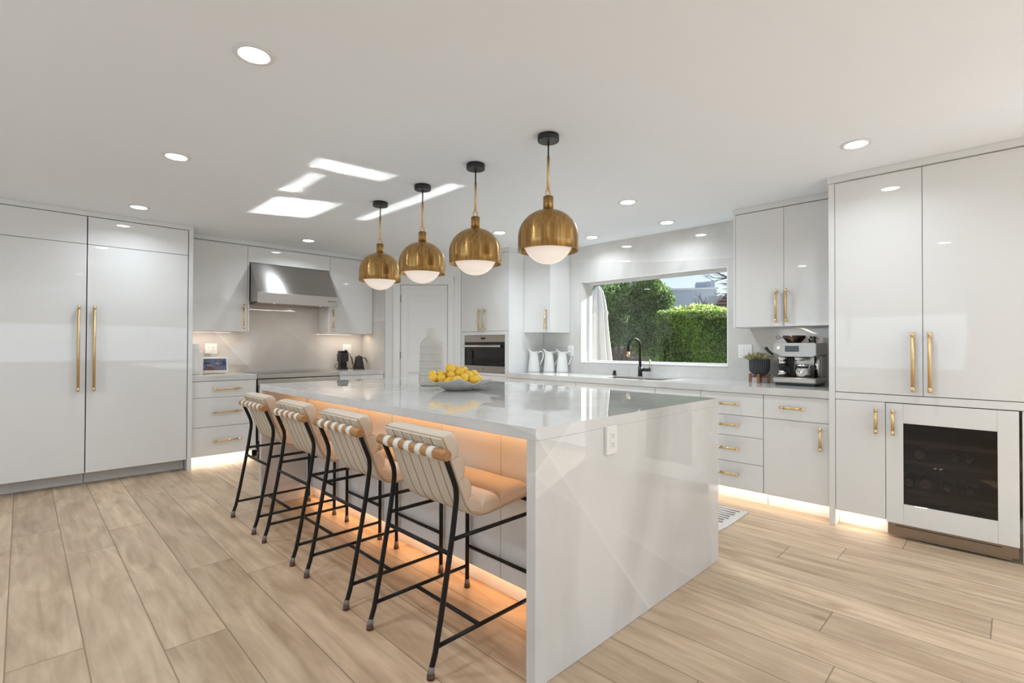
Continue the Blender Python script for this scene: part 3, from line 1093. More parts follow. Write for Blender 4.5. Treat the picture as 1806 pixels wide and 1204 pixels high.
r = thing('wine_cooler', 'white framed under-counter wine cooler with dark glass door', 'wine cooler', (XT, .29, 0))
cy0, cy1 = -.012, .593
cb = B()
cb.box(XT+.03, XW-.06, cy0, cy0+.015, .095, .866).box(XT+.03, XW-.06, cy1-.015, cy1, .095, .866).box(XT+.03, XW-.06, cy0, cy1, .851, .866)
cb.box(XT+.03, XW-.06, cy0, cy1, .095, .110).box(XW-.075, XW-.06, cy0, cy1, .11, .851)
cb.build('body', M['coolerin'], r)
fr = B()
gy0, gy1, gz0, gz1 = .075, .504, .230, .742
fr.box(XT, XT+.022, cy0, gy0, .100, .865, .001, 1).box(XT, XT+.022, gy1, cy1, .100, .865, .001, 1)
fr.box(XT, XT+.022, gy0+.0006, gy1-.0006, gz1, .865, .001, 1).box(XT, XT+.022, gy0+.0006, gy1-.0006, .100, gz0, .001, 1)
d = fr.build('door_frame', M['gloss'], r)
B().box(XT+.004, XT+.010, gy0, gy1, gz0, gz1).build('glass_pane', M['coolerglass'], d)
bar_handle(d, None, (XT, .553, .747), (0, 0, 1), None, .165, (-1, 0, 0))
for z in (.625, .50, .315):
    B().box(XT+.06, XT+.075, cy0+.02, cy1-.02, z-.022, z+.004).box(XT+.075, XW-.09, cy0+.02, cy1-.02, z-.004, z).build('shelf', M['shelf'], r)
text_mesh("41°  45°", .013, emat('led_digits', (.8, .85, .9), .35), 'display_digits', r, Matrix.Translation((XT+.0035, .335, .480)) @ Matrix.Rotation(-PI/2, 4, 'Z') @ Matrix.Rotation(PI/2, 4, 'X'), .0002)
gr = B().box(XT+.028, XT+.040, cy0+.004, cy1-.004, .028, .092, .002).box(XT+.034, XT+.044, cy0+.03, cy1-.01, .012, .028)
gr.build('vent_grille', M['bronze'], r)
B().box(XT+.0265, XT+.0285, .06, .55, .076, .081).build('grille_slot', M['gap'], r)
for y in (.05, .53):
    B().cyl((XT+.12, y, .001), (XT+.12, y, .094), .015, seg=10).build('foot', M['black'], r)
# wine bottles lying on the shelves
proto = None
spots = [(.435, .50, .038), (.49, .315, .036), (.405, .315, .040), (.300, .315, .02), (.200, .315, .02), (.37, .11, .036), (.27, .11, .038), (.17, .11, .022), (.26, .50, .024), (.20, .50, .024)]
blabels = ['wine bottle end near left on the middle cooler shelf', 'leftmost wine bottle on the lowest cooler shelf', 'large wine bottle end second from left on the lowest cooler shelf', 'small bottle neck third from left on lowest cooler shelf', 'small bottle neck right of centre on lowest cooler shelf', 'wine bottle end at the cooler bottom, left one', 'wine bottle end at the cooler bottom, middle one', 'small bottle neck at the cooler bottom, right one', 'small bottle neck left of pair on middle cooler shelf', 'small bottle neck right of pair on middle cooler shelf']
for (y, z, rr), lb in zip(spots, blabels):
    zb = z+(.001 if z > .2 else .0)
    o = thing('wine_bottle', lb, 'wine bottle', (XT+.10, y, zb+rr), 'bottles lying in the wine cooler')
    c = Vector((XT+.09, y, zb+rr+.0005))
    if rr > .03:
        bt = B().cyl(c, c+Vector((.20, 0, 0)), rr, seg=24, bev=.005).cyl(c+Vector((.20, 0, 0)), c+Vector((.25, 0, 0)), rr, .014, seg=24).cyl(c+Vector((.25, 0, 0)), c+Vector((.31, 0, 0)), .014, seg=14)
        bt.build('body', M['bottle'], o)
        B().cyl(c-Vector((.001, 0, 0)), c-Vector((.0002, 0, 0)), rr*.7, seg=24).build('base_disc', M['foil'], o)
    else:
        c2 = c+Vector((0, 0, 0))
        bt = B().cyl(c2+Vector((.09, 0, .014)), c2+Vector((.30, 0, .014)), .034, seg=20, bev=.004).cyl(c2+Vector((.05, 0, .014)), c2+Vector((.09, 0, .014)), .014, .032, seg=20)
        bt.build('body', M['bottle'], o)
        B().cyl(c2+Vector((-.02, 0, .014)), c2+Vector((.05, 0, .014)), .0145, seg=16, bev=.002).build('foil', M['foil'], o)

# ------------------------------------------------------------------ island
IX0, IX1, IY0, IY1, IZ = 1.307, 2.857, 1.203, 4.086, .929
TH = .045
r = thing('island_worktop', 'grey-white marble island top with waterfall ends', 'countertop', (2.08, 2.64, 0))
B().box(IX0, IX1, IY0+.0003, IY1-.0003, IZ-TH, IZ, .0012, 1).build('top_slab', M['marble'], r)
B().box(IX0, IX1, IY0, IY0+TH, .001, IZ-TH-.0003, .0012, 1).build('end_panel', M['marble'], r)
B().box(IX0, IX1, IY1-TH, IY1, .001, IZ-TH-.0003, .0012, 1).build('end_panel', M['marble'], r)
r = thing('island_cabinet', 'white panelled cabinet body under the island worktop', 'cabinet', (2.2, 2.64, 0))
px = 1.648
B().box(px+.021, IX1-.03, IY0+TH+.002, IY1-TH-.002, .105, IZ-TH-.002).build('body', M['satin'], r)
ys = [IY0+TH+.002, 1.745, 2.215, 2.735, 3.16, 3.575, IY1-TH-.002]
for a, b in zip(ys, ys[1:]):
    B().box(px, px+.02, a+.0015, b-.0015, .108, IZ-TH-.003, .001, 1).build('back_panel', M['gloss'], r)
for a, b in zip(ys, ys[1:]):
    B().box(IX1-.029, IX1-.01, a+.0015, b-.0015, .108, IZ-TH-.003, .001, 1).build('front_panel', M['gloss'], r)
B().box(px+.06, IX1-.08, IY0+TH+.002, IY1-TH-.002, .001, .104).build('toe_kick', M['kick'], r)
WARM = (1, .50, .20)
lamp('island_toe_light', 'AREA', (px+.035, 2.64, .100), 1.5, WARM, (-.25, 0, -1), .02, 2.7, upv=(0, 1, 0))
lamp('island_overhang_light', 'AREA', (px-.05, 2.64, IZ-TH-.004), 1.9, WARM, (.35, 0, -1), .02, 2.7, upv=(0, 1, 0))
WARM2 = (1, .86, .72)
lamp('drawer_toe_light', 'AREA', (1.5, YS+.05, .100), .8, WARM2, (0, .3, -1), .58, .02, upv=(0, 1, 0))
lamp('window_run_toe_light', 'AREA', (XC+.05, 2.54, .100), 1.9, WARM2, (.3, 0, -1), .02, 3.2, upv=(0, 1, 0))
lamp('pantry_toe_light', 'AREA', (XT+.05, .735, .100), .22, WARM2, (.3, 0, -1), .02, .26, upv=(0, 1, 0))
lamp('under_cabinet_light', 'AREA', (1.5, YU+.12, 1.378), .8, WARM2, (0, .1, -1), .5, .03)
lamp('under_cabinet_light', 'AREA', (3.03, YU+.12, 1.378), .9, WARM2, (0, .1, -1), .5, .03)
lamp('under_cabinet_light', 'AREA', (4.5, 1.3, 1.384), .6, WARM2, (.1, 0, -1), .03, .7)

# ------------------------------------------------------------------ outlets and switch
def outlet(name, label, c, u, n, wd, ht, sockets, dp=.007, extra=None):
    c, u, n = Vector(c), Vector(u), Vector(n)
    z = Vector((0, 0, 1))
    X = Matrix(((u.x, n.x, 0, c.x), (u.y, n.y, 0, c.y), (0, 0, 1, c.z), (0, 0, 0, 1)))
    r = thing(name, label, 'switch' if 'switch' in name else 'outlet', tuple(c))
    B(X).box(-wd/2, wd/2, .0005, dp, -ht/2, ht/2, .002).build('cover_plate', M['plastic'], r)
    if name == 'electrical_outlet':
        for sx in sockets:
            f = B(X).box(sx-.0165, sx+.0165, dp, dp+.0015, -.034, .034, .0008, 1).build('socket', M['plastic'], r)
            s = B(X)
            for zz in (.018, -.018):
                s.box(sx-.0075, sx-.0055, dp+.0015, dp+.002, zz-.002, zz+.006).box(sx+.0055, sx+.0075, dp+.0015, dp+.002, zz-.002, zz+.006)
                s.cyl((sx, dp+.0012, zz-.008), (sx, dp+.002, zz-.008), .0028, seg=10)
            s.build('slots', M['slot'], f)
    else:
        for sx in sockets:
            B(X).box(sx-.0165, sx+.0165, dp, dp+.003, -.034, .034, .0012, 1).build('rocker', M['plastic'], r)
    return r, X


outlet('electrical_outlet', 'white outlet on the marble end of the island', (1.766, IY0, .832), (1, 0, 0), (0, -1, 0), .075, .118, [0.003], .014)
outlet('electrical_outlet', 'white outlet on the wall behind the third white pitcher', (XW, 3.745, 1.178), (0, 1, 0), (-1, 0, 0), .09, .122, [0])
outlet('light_switch', 'white double light switch above the potted succulent', (XW, 1.728, 1.186), (0, -1, 0), (-1, 0, 0), .122, .124, [-.024, .024])
ro, XO = outlet('electrical_outlet', 'white double outlet on the backsplash above the smart display', (1.508, YW, 1.187), (1, 0, 0), (0, -1, 0), .122, .120, [-.024, .024])
outlet('electrical_outlet', 'white outlet on the backsplash between grinder and kettle', (3.118, YW, 1.187), (1, 0, 0), (0, -1, 0), .118, .118, [-.024, .024])
r = thing('wall_adapter', 'white plug adapter in the outlet above the smart display', 'adapter', (1.47, YW-.01, 1.15))
B(XO).box(-.062, -.018, .0105, .035, -.052, .002, .004).build('body', M['plastic'], r)
B().tube([(1.467, YW-.022, 1.134), (1.465, YW-.03, 1.08), (1.48, YW-.05, .99), (1.53, YW-.06, .935)], .002, 8, smooth=2).build('cable', M['plastic'], r)

# ------------------------------------------------------------------ bar stools
def make_stool():
    r = thing('bar_stool', 'x', 'bar stool', (0, 0, 0), 'cream channelled bar stools along the island')
    back = [(-.270, .030), (-.245, .107), (-.176, .484), (-.160, .60), (-.156, .655), (-.166, .70), (-.208, .800)]
    for sg in (1, -1):
        y = .224*sg
        p = [(x, y, z) for x, z in back]
        b = B()
        b.tube(p[:4]+[(-.155, y, .635), (-.157, y, .672)]+p[5:], .0108, 12, smooth=1)
        b.build('leg', M['blackmetal'], r)
        b = B().tube([(.270, y, .030), (.270, y, .552)], .0105, 12)
        b.build('leg', M['blackmetal'], r)
        for x in (-.271, .270):
            B().cyl((x, y, .001), (x, y, .018), .0155, .014, seg=14).build('foot_cap', M['cap'], r)
            B().cyl((x, y, .018), (x+(.004 if x < 0 else 0), y, .045), .0132, .0118, seg=14).build('foot_sleeve', M['clearcap'], r)
        B().tube([(-.176, y, .484), (.270, y, .487)], .0085, 10).build('seat_rail', M['blackmetal'], r)
        B().tube([(-.245, y, .107), (.270, y, .110)], .0085, 10).build('side_stretcher', M['blackmetal'], r)
    B().tube([(-.186, -.224, .432), (-.186, .224, .432)], .0085, 10).build('back_stretcher', M['blackmetal'], r)
    B().tube([(.270, -.224, .212), (.270, .224, .212)], .0085, 10).build('footrest', M['blackmetal'], r)
    B().tube([(.262, -.224, .540), (.262, .224, .540)], .0085, 10).build('front_rail', M['blackmetal'], r)
    B().tube([(-.035, -.224, .108), (-.035, .224, .108)], .0085, 10).build('cross_stretcher', M['blackmetal'], r)
    # dowel
    dw = B().cyl((-.215, -.245, .812), (-.215, .245, .812), .0215, seg=24, bev=.003).build('top_dowel', M['dowel'], r)
    for y in (-.155, -.075, .005, .085, .165):
        B().tube([(-.215, y-.018, .812), (-.215, y+.018, .812)], .0238, 24).build('strap_loop', M['strap'], r)
    # shell: back line (x, z) from top to front
    line = [(-.208, .872), (-.183, .825), (-.158, .750), (-.118, .650), (-.092, .590), (-.060, .556), (-.010, .541), (.060, .546), (.150, .557), (.235, .566), (.272, .578)]

    def smoothpl(P, n):
        for _ in range(n):
            q = [P[0]]
            for a, b in zip(P, P[1:]):
                q += [(a[0]*.75+b[0]*.25, a[1]*.75+b[1]*.25), (a[0]*.25+b[0]*.75, a[1]*.25+b[1]*.75)]
            q.append(P[-1])
            P = q
        return P
    L = smoothpl(line, 2)
    Vs = [Vector((x, 0, z)) for x, z in L]

    def normals(V):
        N = []
        for i in range(len(V)):
            d = (V[min(i+1, len(V)-1)]-V[max(i-1, 0)]).normalized()
            N.append(Vector((d.z, 0, -d.x))*-1)
        return N
    N = normals(Vs)      # towards the sitter (up / forward)
    if N[0].x < 0:
        N = [-q for q in N]
    # back cover
    b = B()
    outer = [v-n*.012 for v, n in zip(Vs, N)]
    poly = [(v.x, v.z) for v in Vs]+[(v.x, v.z) for v in reversed(outer)]
    for i in range(6):
        y0 = -.207+i*.069
        b.prism(poly, 'Y', y0+.0012, y0+.069-.0012)
    b.build('backrest_cover', M['canvas'], r)
    sm = B()
    for i in range(1, 6):
        y0 = -.207+i*.069
        sm.tube([(v.x, y0, v.z) for v in [v-n*.0115 for v, n in zip(Vs, N)]], .0017, 6)
    sm.build('back_seam', M['seam'], r)
    pp = B()
    for sg in (1, -1):
        pp.tube([(v.x, .208*sg, v.z) for v in [v-n*.002 for v, n in zip(Vs, N)]], .0045, 8)
    pp.tube([(Vs[0].x, -.208, Vs[0].z), (Vs[0].x, .208, Vs[0].z)], .0045, 8)
    pp.build('piping', M['piping'], r)
    # cushion rolls
    acc = [0]
    for a, c in zip(Vs, Vs[1:]):
        acc.append(acc[-1]+(c-a).length)
    T = acc[-1]

    def at(s_):
        s_ = max(0, min(T, s_))
        for i in range(len(acc)-1):
            if acc[i+1] >= s_:
                t_ = (s_-acc[i])/(acc[i+1]-acc[i]+1e-9)
                return Vs[i].lerp(Vs[i+1], t_), N[i].lerp(N[i+1], t_).normalized()
        return Vs[-1], N[-1]
    bounds = [0, .100, .195, .288, .395, .510, T]
    tmp = bmesh.new()
    yst = [-.207, -.203, -.193, -.178, -.12, 0, .12, .178, .193, .203, .207]
    for k in range(6):
        s0, s1 = bounds[k], bounds[k+1]
        rings = []
        for y in yst:
            e = min(1, (.207-abs(y))/.03)
            sc = .55+.45*math.sqrt(max(0, 1-(1-e)**2))
            ring = []
            NP = 14
            for j in range(NP+1):
                t_ = j/NP
                a_ = PI*t_
                p, nn = at(s0+(s1-s0)*(.5-.5*math.cos(a_)*(.985 if 0 < k < 5 else 1)))
                hgt = (.006+.062*math.sin(a_)**.55)*sc if 0 < j < NP else .006*sc
                if k == 3:
                    hgt *= .92
                ring.append(tmp.verts.new((p+nn*hgt)+Vector((0, y, 0))))
            for j in (NP, NP//2, 0):
                p, nn = at(s0+(s1-s0)*(j/NP))
                ring.append(tmp.verts.new(p+nn*.0005+Vector((0, y, 0))))
            rings.append(ring)
        n_ = len(rings[0])
        for A_, C_ in zip(rings, rings[1:]):
            for j in range(n_):
                f = tmp.faces.new((A_[j], A_[(j+1) % n_], C_[(j+1) % n_], C_[j]))
                f.smooth = True
        tmp.faces.new(rings[0])
        tmp.faces.new(rings[-1][::-1])
    bmesh.ops.recalc_face_normals(tmp, faces=tmp.faces[:])
    b = B()
    b._merge(tmp)
    b.build('cushion', M['leather'], r)
    return r


stool0 = make_stool()
SX = 1.352
slabels = ['cream channelled bar stool nearest the camera, at the marble end of the island',
           'second cream bar stool from the camera along the island',
           'third cream bar stool from the camera along the island',
           'farthest cream bar stool, beside the far end of the island']
for i, (y, lb) in enumerate(zip((1.739, 2.412, 3.056, 3.700), slabels)):
    o = stool0 if i == 0 else copy_tree(stool0)
    o.location = (SX+(.002 if i else 0), y, 0)
    o['label'] = lb

# ------------------------------------------------------------------ pendants
def make_pendant():
    r = thing('pendant_lamp', 'x', 'pendant lamp', (0, 0, ZC), 'brass dome pendants above the island')
    L = (0, 0, 0)
    B().cyl((0, 0, 2.366), (0, 0, ZC-.0005), .060, seg=40, bev=.002).build('canopy', M['black'], r)
    B().tube([(0, 0, 2.368), (0, 0, 2.27)], .0045, 8).build('cable', M['black'], r)
    B().tube([(0, 0, 2.28), (0, 0, 2.10)], .0080, 14).build('rod', M['brasshandle'], r)
    pts = []
    for k in range(9):
        a = PI*k/8
        pts.append((.0165*math.cos(a), 0, 2.078+.0165*math.sin(a)*1.2))
    b = B().tube([(.0165, 0, 2.05)]+pts+[(-.0165, 0, 2.05)], .0055, 10)
    b.cyl((0, 0, 2.094), (0, 0, 2.104), .010, seg=12)
    b.build('loop', M['brasshandle'], r)
    B().cyl((0, 0, 1.978), (0, 0, 2.058), .0285, seg=32, bev=.002).build('collar', M['brass'], r)
    prof = []
    for k in range(0, 15):
        a = (PI/2)*k/14
        prof.append((max(.0001, .168*math.sin(a)), 1.832+.152*math.cos(a)))
    prof[0] = (.0, 1.984)
    prof += [(.168, 1.80), (.168, 1.752), (.1655, 1.752), (.1655, 1.80)]
    for k in range(14, -1, -1):
        a = (PI/2)*k/14
        prof.append((.1655*math.sin(a), 1.832+.149*math.cos(a)) if k else (0, 1.981))
    B().lathe(L, prof, 72).build('dome_shade', M['brass'], r)
    g = B().ball((0, 0, 1.822), .1405, u=48, v=32)
    g.build('globe', M['opal'], r)
    return r


p0_ = make_pendant()
# child meshes were built with root z = ZC baked out; keep the same height
plabels = ['nearest and largest-looking brass dome pendant, right end of the row', 'brass dome pendant second from the camera', 'brass dome pendant third from the camera', 'farthest brass dome pendant, left end of the row nearest the hood']
for i, (y, lb) in enumerate(zip((1.824, 2.448, 3.045, 3.649), plabels)):
    o = p0_ if i == 0 else copy_tree(p0_)
    o.location = (2.080, y, ZC)
    o['label'] = lb

# ------------------------------------------------------------------ downlights
def make_down():
    r = thing('recessed_downlight', 'x', 'ceiling light', (0, 0, ZC), 'round recessed ceiling lights')
    B().lathe((0, 0, 0), [(.056, ZC-.001), (.056, ZC-.004), (.060, ZC-.006), (.076, ZC-.004), (.079, ZC-.0005), (.056, ZC-.0005)], 48).build('trim_ring', M['trim'], r)
    B().cyl((0, 0, ZC-.0035), (0, 0, ZC-.0008), .0555, seg=40).build('lens', M['white_led'], r)
    return r


d0 = make_down()
dl = [((.658, 2.158), 'largest round ceiling light, top left of the view'),
      ((.675, 3.669), 'round ceiling light second in the left row, above the refrigerator area'),
      ((.699, 5.236), 'round ceiling light just in front of the refrigerator panels'),
      ((2.269, 5.542), 'round ceiling light in front of the range hood'),
      ((3.428, .642), 'round ceiling light just in front of the tall pantry cabinet'),
      ((3.494, 2.207), 'round ceiling light right of the nearest pendant, facing the window'),
      ((4.327, 2.308), 'round ceiling light close to the window wall, right of centre'),
      ((4.347, 3.188), 'round ceiling light close to the window wall, left of the window'),
      ((3.504, 3.740), 'round ceiling light between the two nearest pendants, before the oven tower')]
hid = [((.66, .55), 'added unseen ceiling light above and behind the viewer, kitchen side'), ((.66, -1.2), 'added unseen ceiling light behind the viewer, middle of left row'), ((3.43, -1.1), 'added unseen ceiling light behind the viewer, right row'), ((-1.3, 2.16), 'added unseen ceiling light left of the view'), ((-1.3, 4.6), 'added unseen ceiling light far left of the view'), ((2.0, -2.6), 'added unseen ceiling light near the rear glazing')]  # unseen lights added behind and beside the viewer to brighten the room
for i, ((x, y), lb) in enumerate(dl+hid):
    o = d0 if i == 0 else copy_tree(d0)
    o.location = (x, y, ZC)
    o['label'] = lb
    lamp('downlight_beam', 'AREA', (x, y, ZC-.012), 2.0 if x > 4 else 6.0 if (y < 0 or x < 0) else 2.6 if ((x > 3 and y < 1) or (x < 1 and y > 5)) else 3.2 if (x < 1 or y > 5) else 4.8, (.86, .97, 1.06), (0, 0, -1), .10, shape='DISK', spread=R(150))

# ------------------------------------------------------------------ things on the island
def vase():
    prof = [(0, 0), (.078, 0), (.088, .006), (.093, .020)]
    z = .020
    while z < .300:
        z += .0065
        r = .093-.010*max(0, (z-.05))/.25
        prof.append((r, z))
    prof += [(.078, .318), (.068, .338), (.054, .354), (.042, .364), (.038, .370), (.0375, .385), (.038, .424), (.035, .426), (.033, .40), (.034, .36), (.06, .33), (.07, .28), (.07, .05), (0, .03)]

    def mod(i, a, r, z, k):
        if .028 < z < .345 and i < len(prof)-8:
            band = (z-.028) % .052
            if band > .007:
                return r+(.0016 if k % 2 else -.0016), z
            return r+.0048, z
        return r, z
    b = B().lathe((2.195, 3.085, IZ+.0005), prof, 120, mod)
    return tag(b.build('vase', M['ceramic'], origin=(2.195, 3.085, IZ)), 'tall off-white ribbed ceramic bottle vase standing behind the lemon bowl', 'vase')


vase()
BC = (2.10, 2.65, IZ+.0005)


def bowl():
    n = 96
    prof = [(0, .0), (.075, .0), (.095, .006), (.135, .026), (.175, .048), (.208, .066), (.212, .070), (.206, .071), (.172, .054), (.130, .032), (.09, .014), (0, .010)]

    def mod(i, a, r, z, k):
        if r > .12:
            w_ = (r-.12)/.09
            dz = (.011*math.sin(5*a+.6)+.007*math.sin(9*a+2.0))*w_
            dr = (.008*math.sin(7*a+1.0)+.014*math.cos(a+.9))*w_
            return r+dr, z+dz
        return r, z
    b = B().lathe(BC, prof, n, mod)
    return tag(b.build('fruit_bowl', M['bowlceramic'], origin=BC), 'wide shallow grey ceramic bowl with wavy rim full of lemons', 'bowl')


bowl()
lem = [(-.134, .103, .098), (-.150, .060, .083), (-.080, .077, .100), (-.124, .004, .077), (-.041, .067, .098), (-.038, .030, .141), (-.105, -.045, .068), (-.059, -.013, .100), (.025, .044, .132), (-.010, -.031, .113),
       (-.082, -.086, .073), (-.026, -.095, .082), (.046, -.012, .130), (.033, -.070, .100), (.035, -.135, .070), (.095, -.055, .102), (.084, -.120, .070), (.02, .0, .06), (-.03, .03, .058), (.10, .03, .075), (.05, .10, .08), (-.01, .12, .075), (-.09, .13, .075), (.14, -.03, .078)]


P_ = [Vector(p) for p in lem]
for _ in range(60):
    for i in range(len(P_)):
        for j in range(i+1, len(P_)):
            d_ = P_[i]-P_[j]
            if d_.length < .059:
                mv = d_.normalized()*(.059-d_.length)*.5
                P_[i] += mv
                P_[j] -= mv
    for p in P_:
        rr_h = math.hypot(p.x, p.y)
        p.z = max(p.z, .043+max(0, rr_h-.09)*.42)
        if rr_h > .168:
            p.x *= .168/rr_h
            p.y *= .168/rr_h
lem = [tuple(p) for p in P_]


def make_lemon():
    r = thing('lemon', 'x', 'lemon', (0, 0, 0), 'lemons piled in the grey bowl')
    prof = []
    for k in range(0, 19):
        a = PI*k/18
        x = -math.cos(a)
        rad = .029*math.sin(a)**.92
        z = .034*x
        if k <= 2:
            z -= .0045*(1-k/3)
            rad = (.0, .0045, .0095)[k]
        if k >= 16:
            z += .007*((k-15)/3)
            rad = (.0105, .006, .0)[k-16]
        prof.append((rad, z))
    B().lathe((0, 0, 0), prof, 20).build('peel', M['lemon'], r)
    B().cyl((0, 0, -.0395), (0, 0, -.0375), .0022, seg=8).build('stem_end', M['leafy'], r)
    return r


l0 = make_lemon()
llab = ['leftmost upper lemon in the bowl', 'lowest lemon at the left rim of the bowl, stem end pointing left', 'lemon in the back left of the pile', 'large front lemon left of the pile resting on the rim', 'lemon behind the topmost one, partly hidden', 'topmost lemon of the pile in the bowl', 'lemon low at the front rim, left of centre', 'lemon directly below the topmost one', 'lemon right behind the topmost one', 'large lemon in the middle of the pile', 'lemon low at the front rim, centre', 'front lemon right of centre facing the camera', 'upper lemon right of the topmost one', 'lemon right of centre, second tier of the pile', 'front lemon at the right of the bowl', 'upper lemon at the right end of the pile', 'rightmost lemon against the rim of the bowl']
rr_ = random.Random(11)
for i, p in enumerate(lem):
    o = l0 if i == 0 else copy_tree(l0)
    o.location = (BC[0]+p[0], BC[1]+p[1], BC[2]+p[2])
    o.rotation_euler = (R(rr_.uniform(50, 130)), R(rr_.uniform(-30, 30)), R(rr_.uniform(0, 360)))
    s_ = rr_.uniform(.95, 1.03) if i != 5 else 1.12
    o.scale = (s_,)*3
    o['label'] = llab[i] if i < len(llab) else 'lemon hidden deep inside or behind the pile in the bowl'

# ------------------------------------------------------------------ pitchers
def make_pitcher():
    r = thing('pitcher', 'x', 'pitcher', (0, 0, 0), 'white pitchers on the worktop left of the window')
    prof = [(0, 0), (.070, 0), (.073, .004), (.072, .02), (.066, .08), (.059, .14), (.052, .19), (.047, .215), (.050, .235), (.056, .250), (.054, .252), (.045, .215), (.05, .18), (.06, .05), (0, .01)]

    def mod(i, a, rr, z, k):
        if z > .2:
            t_ = min(1, (z-.2)/.05)
            s_ = max(0, math.cos(a))**3
            q = max(0, -math.cos(a))**3
            return rr+.026*s_*t_, z+.036*s_*t_+.006*q*t_-.008*t_*(1-s_-q)
        return rr, z
    B().lathe((0, 0, 0), prof, 56, mod).build('body', M['porcelain'], r)
    pts = [(-.050, 0, .225), (-.075, 0, .250), (-.100, 0, .245), (-.115, 0, .215), (-.108, 0, .165), (-.088, 0, .120), (-.070, 0, .085)]
    B().tube(pts, .0068, 12, smooth=2).build('handle', M['porcelain'], r)
    return r


pit0 = make_pitcher()
for i, ((x, y), lb) in enumerate((((4.405, 4.085), 'left white pitcher, next to the oven tower'), ((4.545, 3.965), 'middle white pitcher, slightly behind the other two'), ((4.600, 3.805), 'right white pitcher, in front of the wall outlet'))):
    o = pit0 if i == 0 else copy_tree(pit0)
    o.location = (x, y, .9185)
    o.rotation_euler = (0, 0, R(135))
    o.scale = (1.0, 1.0, 1.0)
    o['label'] = lb

# ------------------------------------------------------------------ succulent planter
px_, py_ = 4.560, 1.562
r = thing('potted_succulent', 'small succulent in a fluted charcoal pot beside the coffee machine', 'plant', (px_, py_, .9185))


def potmod(i, a, rr, z, k):
    return rr*(1+(.045 if k % 2 else -.045)*(1 if rr > .055 and z < .206 and rr > .0745 else 0)), z


B().lathe((px_, py_, .9185), [(0, .062), (.045, .062), (.062, .078), (.076, .100), (.079, .150), (.080, .205), (.074, .205), (.072, .190), (0, .190)], 56, potmod).build('pot', M['pot'], r).data.polygons.foreach_set('use_smooth', [False]*(56*8))
B().cyl((px_, py_, 1.094), (px_, py_, 1.112), .070, seg=24).build('soil', M['soil'], r)
lf, lf2 = B(), B()
rl = random.Random(5)
for q in range(330):
    a, d = rl.uniform(0, 2*PI), rl.uniform(0, .072)
    base = Vector((px_+d*math.cos(a), py_+d*math.sin(a), 1.110))
    dirv = Vector((math.cos(a)*rl.uniform(.1, 1.3)*d/.05, math.sin(a)*rl.uniform(.1, 1.3)*d/.05, rl.uniform(.5, 1.3))).normalized()
    ln_ = rl.uniform(.035, .080)
    side = dirv.cross(Vector((rl.uniform(-1, 1), rl.uniform(-1, 1), .4))).normalized()
    nn_ = side.cross(dirv).normalized()
    m_ = base+dirv*ln_*.55
    tgt = lf if q % 3 else lf2
    wv_ = side*.0095
    tgt.quads([(base, m_+wv_+nn_*.001, base+dirv*ln_, m_+nn_*.004), (base, m_+nn_*.004, base+dirv*ln_, m_-wv_+nn_*.001), (base, m_-wv_+nn_*.001, base+dirv*ln_, m_-nn_*.003), (base, m_-nn_*.003, base+dirv*ln_, m_+wv_+nn_*.001)])
lf.build('leaves', M['leafy'], r)
lf2.build('pale_leaves', M['leafp'], r)
r = thing('plant_stand', 'low walnut wood stand holding the fluted charcoal pot', 'plant stand', (px_, py_, .9185))
X = Matrix.Translation((px_, py_, 0)) @ Matrix.Rotation(R(12), 4, 'Z')
B(X).box(-.078, .078, -.009, .009, .960, .979, .001, 1).box(-.009, .009, -.078, .078, .9605, .9785, .001, 1).build('cross_bar', M['walnut'], r)
for sx, sy in ((.072, 0), (-.072, 0), (0, .072), (0, -.072)):
    B(X).box(sx-.011, sx+.011, sy-.011, sy+.011, .9188, .994, .002, 1).build('leg', M['walnut'], r)

# ------------------------------------------------------------------ espresso machine
r = thing('espresso_machine', 'brushed stainless espresso machine with touch screen on the worktop at right', 'coffee machine', (4.49, 1.23, .9185))
my0, my1, mx0, mx1 = 1.078, 1.388, 4.345, 4.665
B().box(mx0+.02, mx1-.01, my0+.015, my1-.015, .9188, .938, .003).build('foot', M['black'], r)
B().box(mx0, mx1, my0, my1, .938, .984, .012, 3).build('drip_tray', M['steelh'], r)
B().box(mx0+.015, mx0+.17, my0+.02, my1-.02, .9842, .9875, .001).build('tray_grate', M['black'], r)
B().box(mx0+.19, mx1-.004, my0+.004, my1-.004, .9845, 1.155, .008, 3).build('rear_body', M['steelh'], r)
B().cyl((mx0+.17, my0+.03, .9845), (mx0+.17, my0+.03, 1.165), .024, seg=24).build('side_column', M['chrome'], r)
hd = B().prism([(my0, 1.165), (my0+.03, 1.150), (my1-.07, 1.150), (my1-.004, 1.185), (my1-.004, 1.25), (my1-.012, 1.258), (my0+.008, 1.258), (my0, 1.25)], 'X', mx0+.004, mx1-.004, bev=.004)
hd.build('head', M['steelh'], r)
B().box(mx0+.0015, mx0+.0065, 1.196, 1.296, 1.188, 1.235, .001).build('touch_screen', M['lcd'], r)
B().cyl((mx0+.004, 1.343, 1.219), (mx0-.004, 1.343, 1.219), .0115, seg=24, bev=.001).build('power_button', M['chrome'], r)
B().cyl((mx0+.07, 1.335, 1.150), (mx0+.07, 1.335, 1.118), .034, seg=28).cyl((mx0+.07, 1.335, 1.118), (mx0+.07, 1.335, 1.082), .030, .026, seg=28).build('grinder_outlet', M['chrome'], r)
B().cyl((mx0+.07, 1.335, 1.081), (mx0+.07, 1.335, 1.062), .037, seg=28).build('tamping_cradle', M['black'], r)
B().box(mx0+.10, mx0+.188, 1.286, 1.372, 1.00, 1.149, .006).build('grind_housing', M['black'], r)
B().cyl((mx0+.07, 1.335, .988), (mx0+.07, 1.335, 1.040), .036, .030, seg=28, bev=.001).build('dosing_cup', M['chrome'], r)
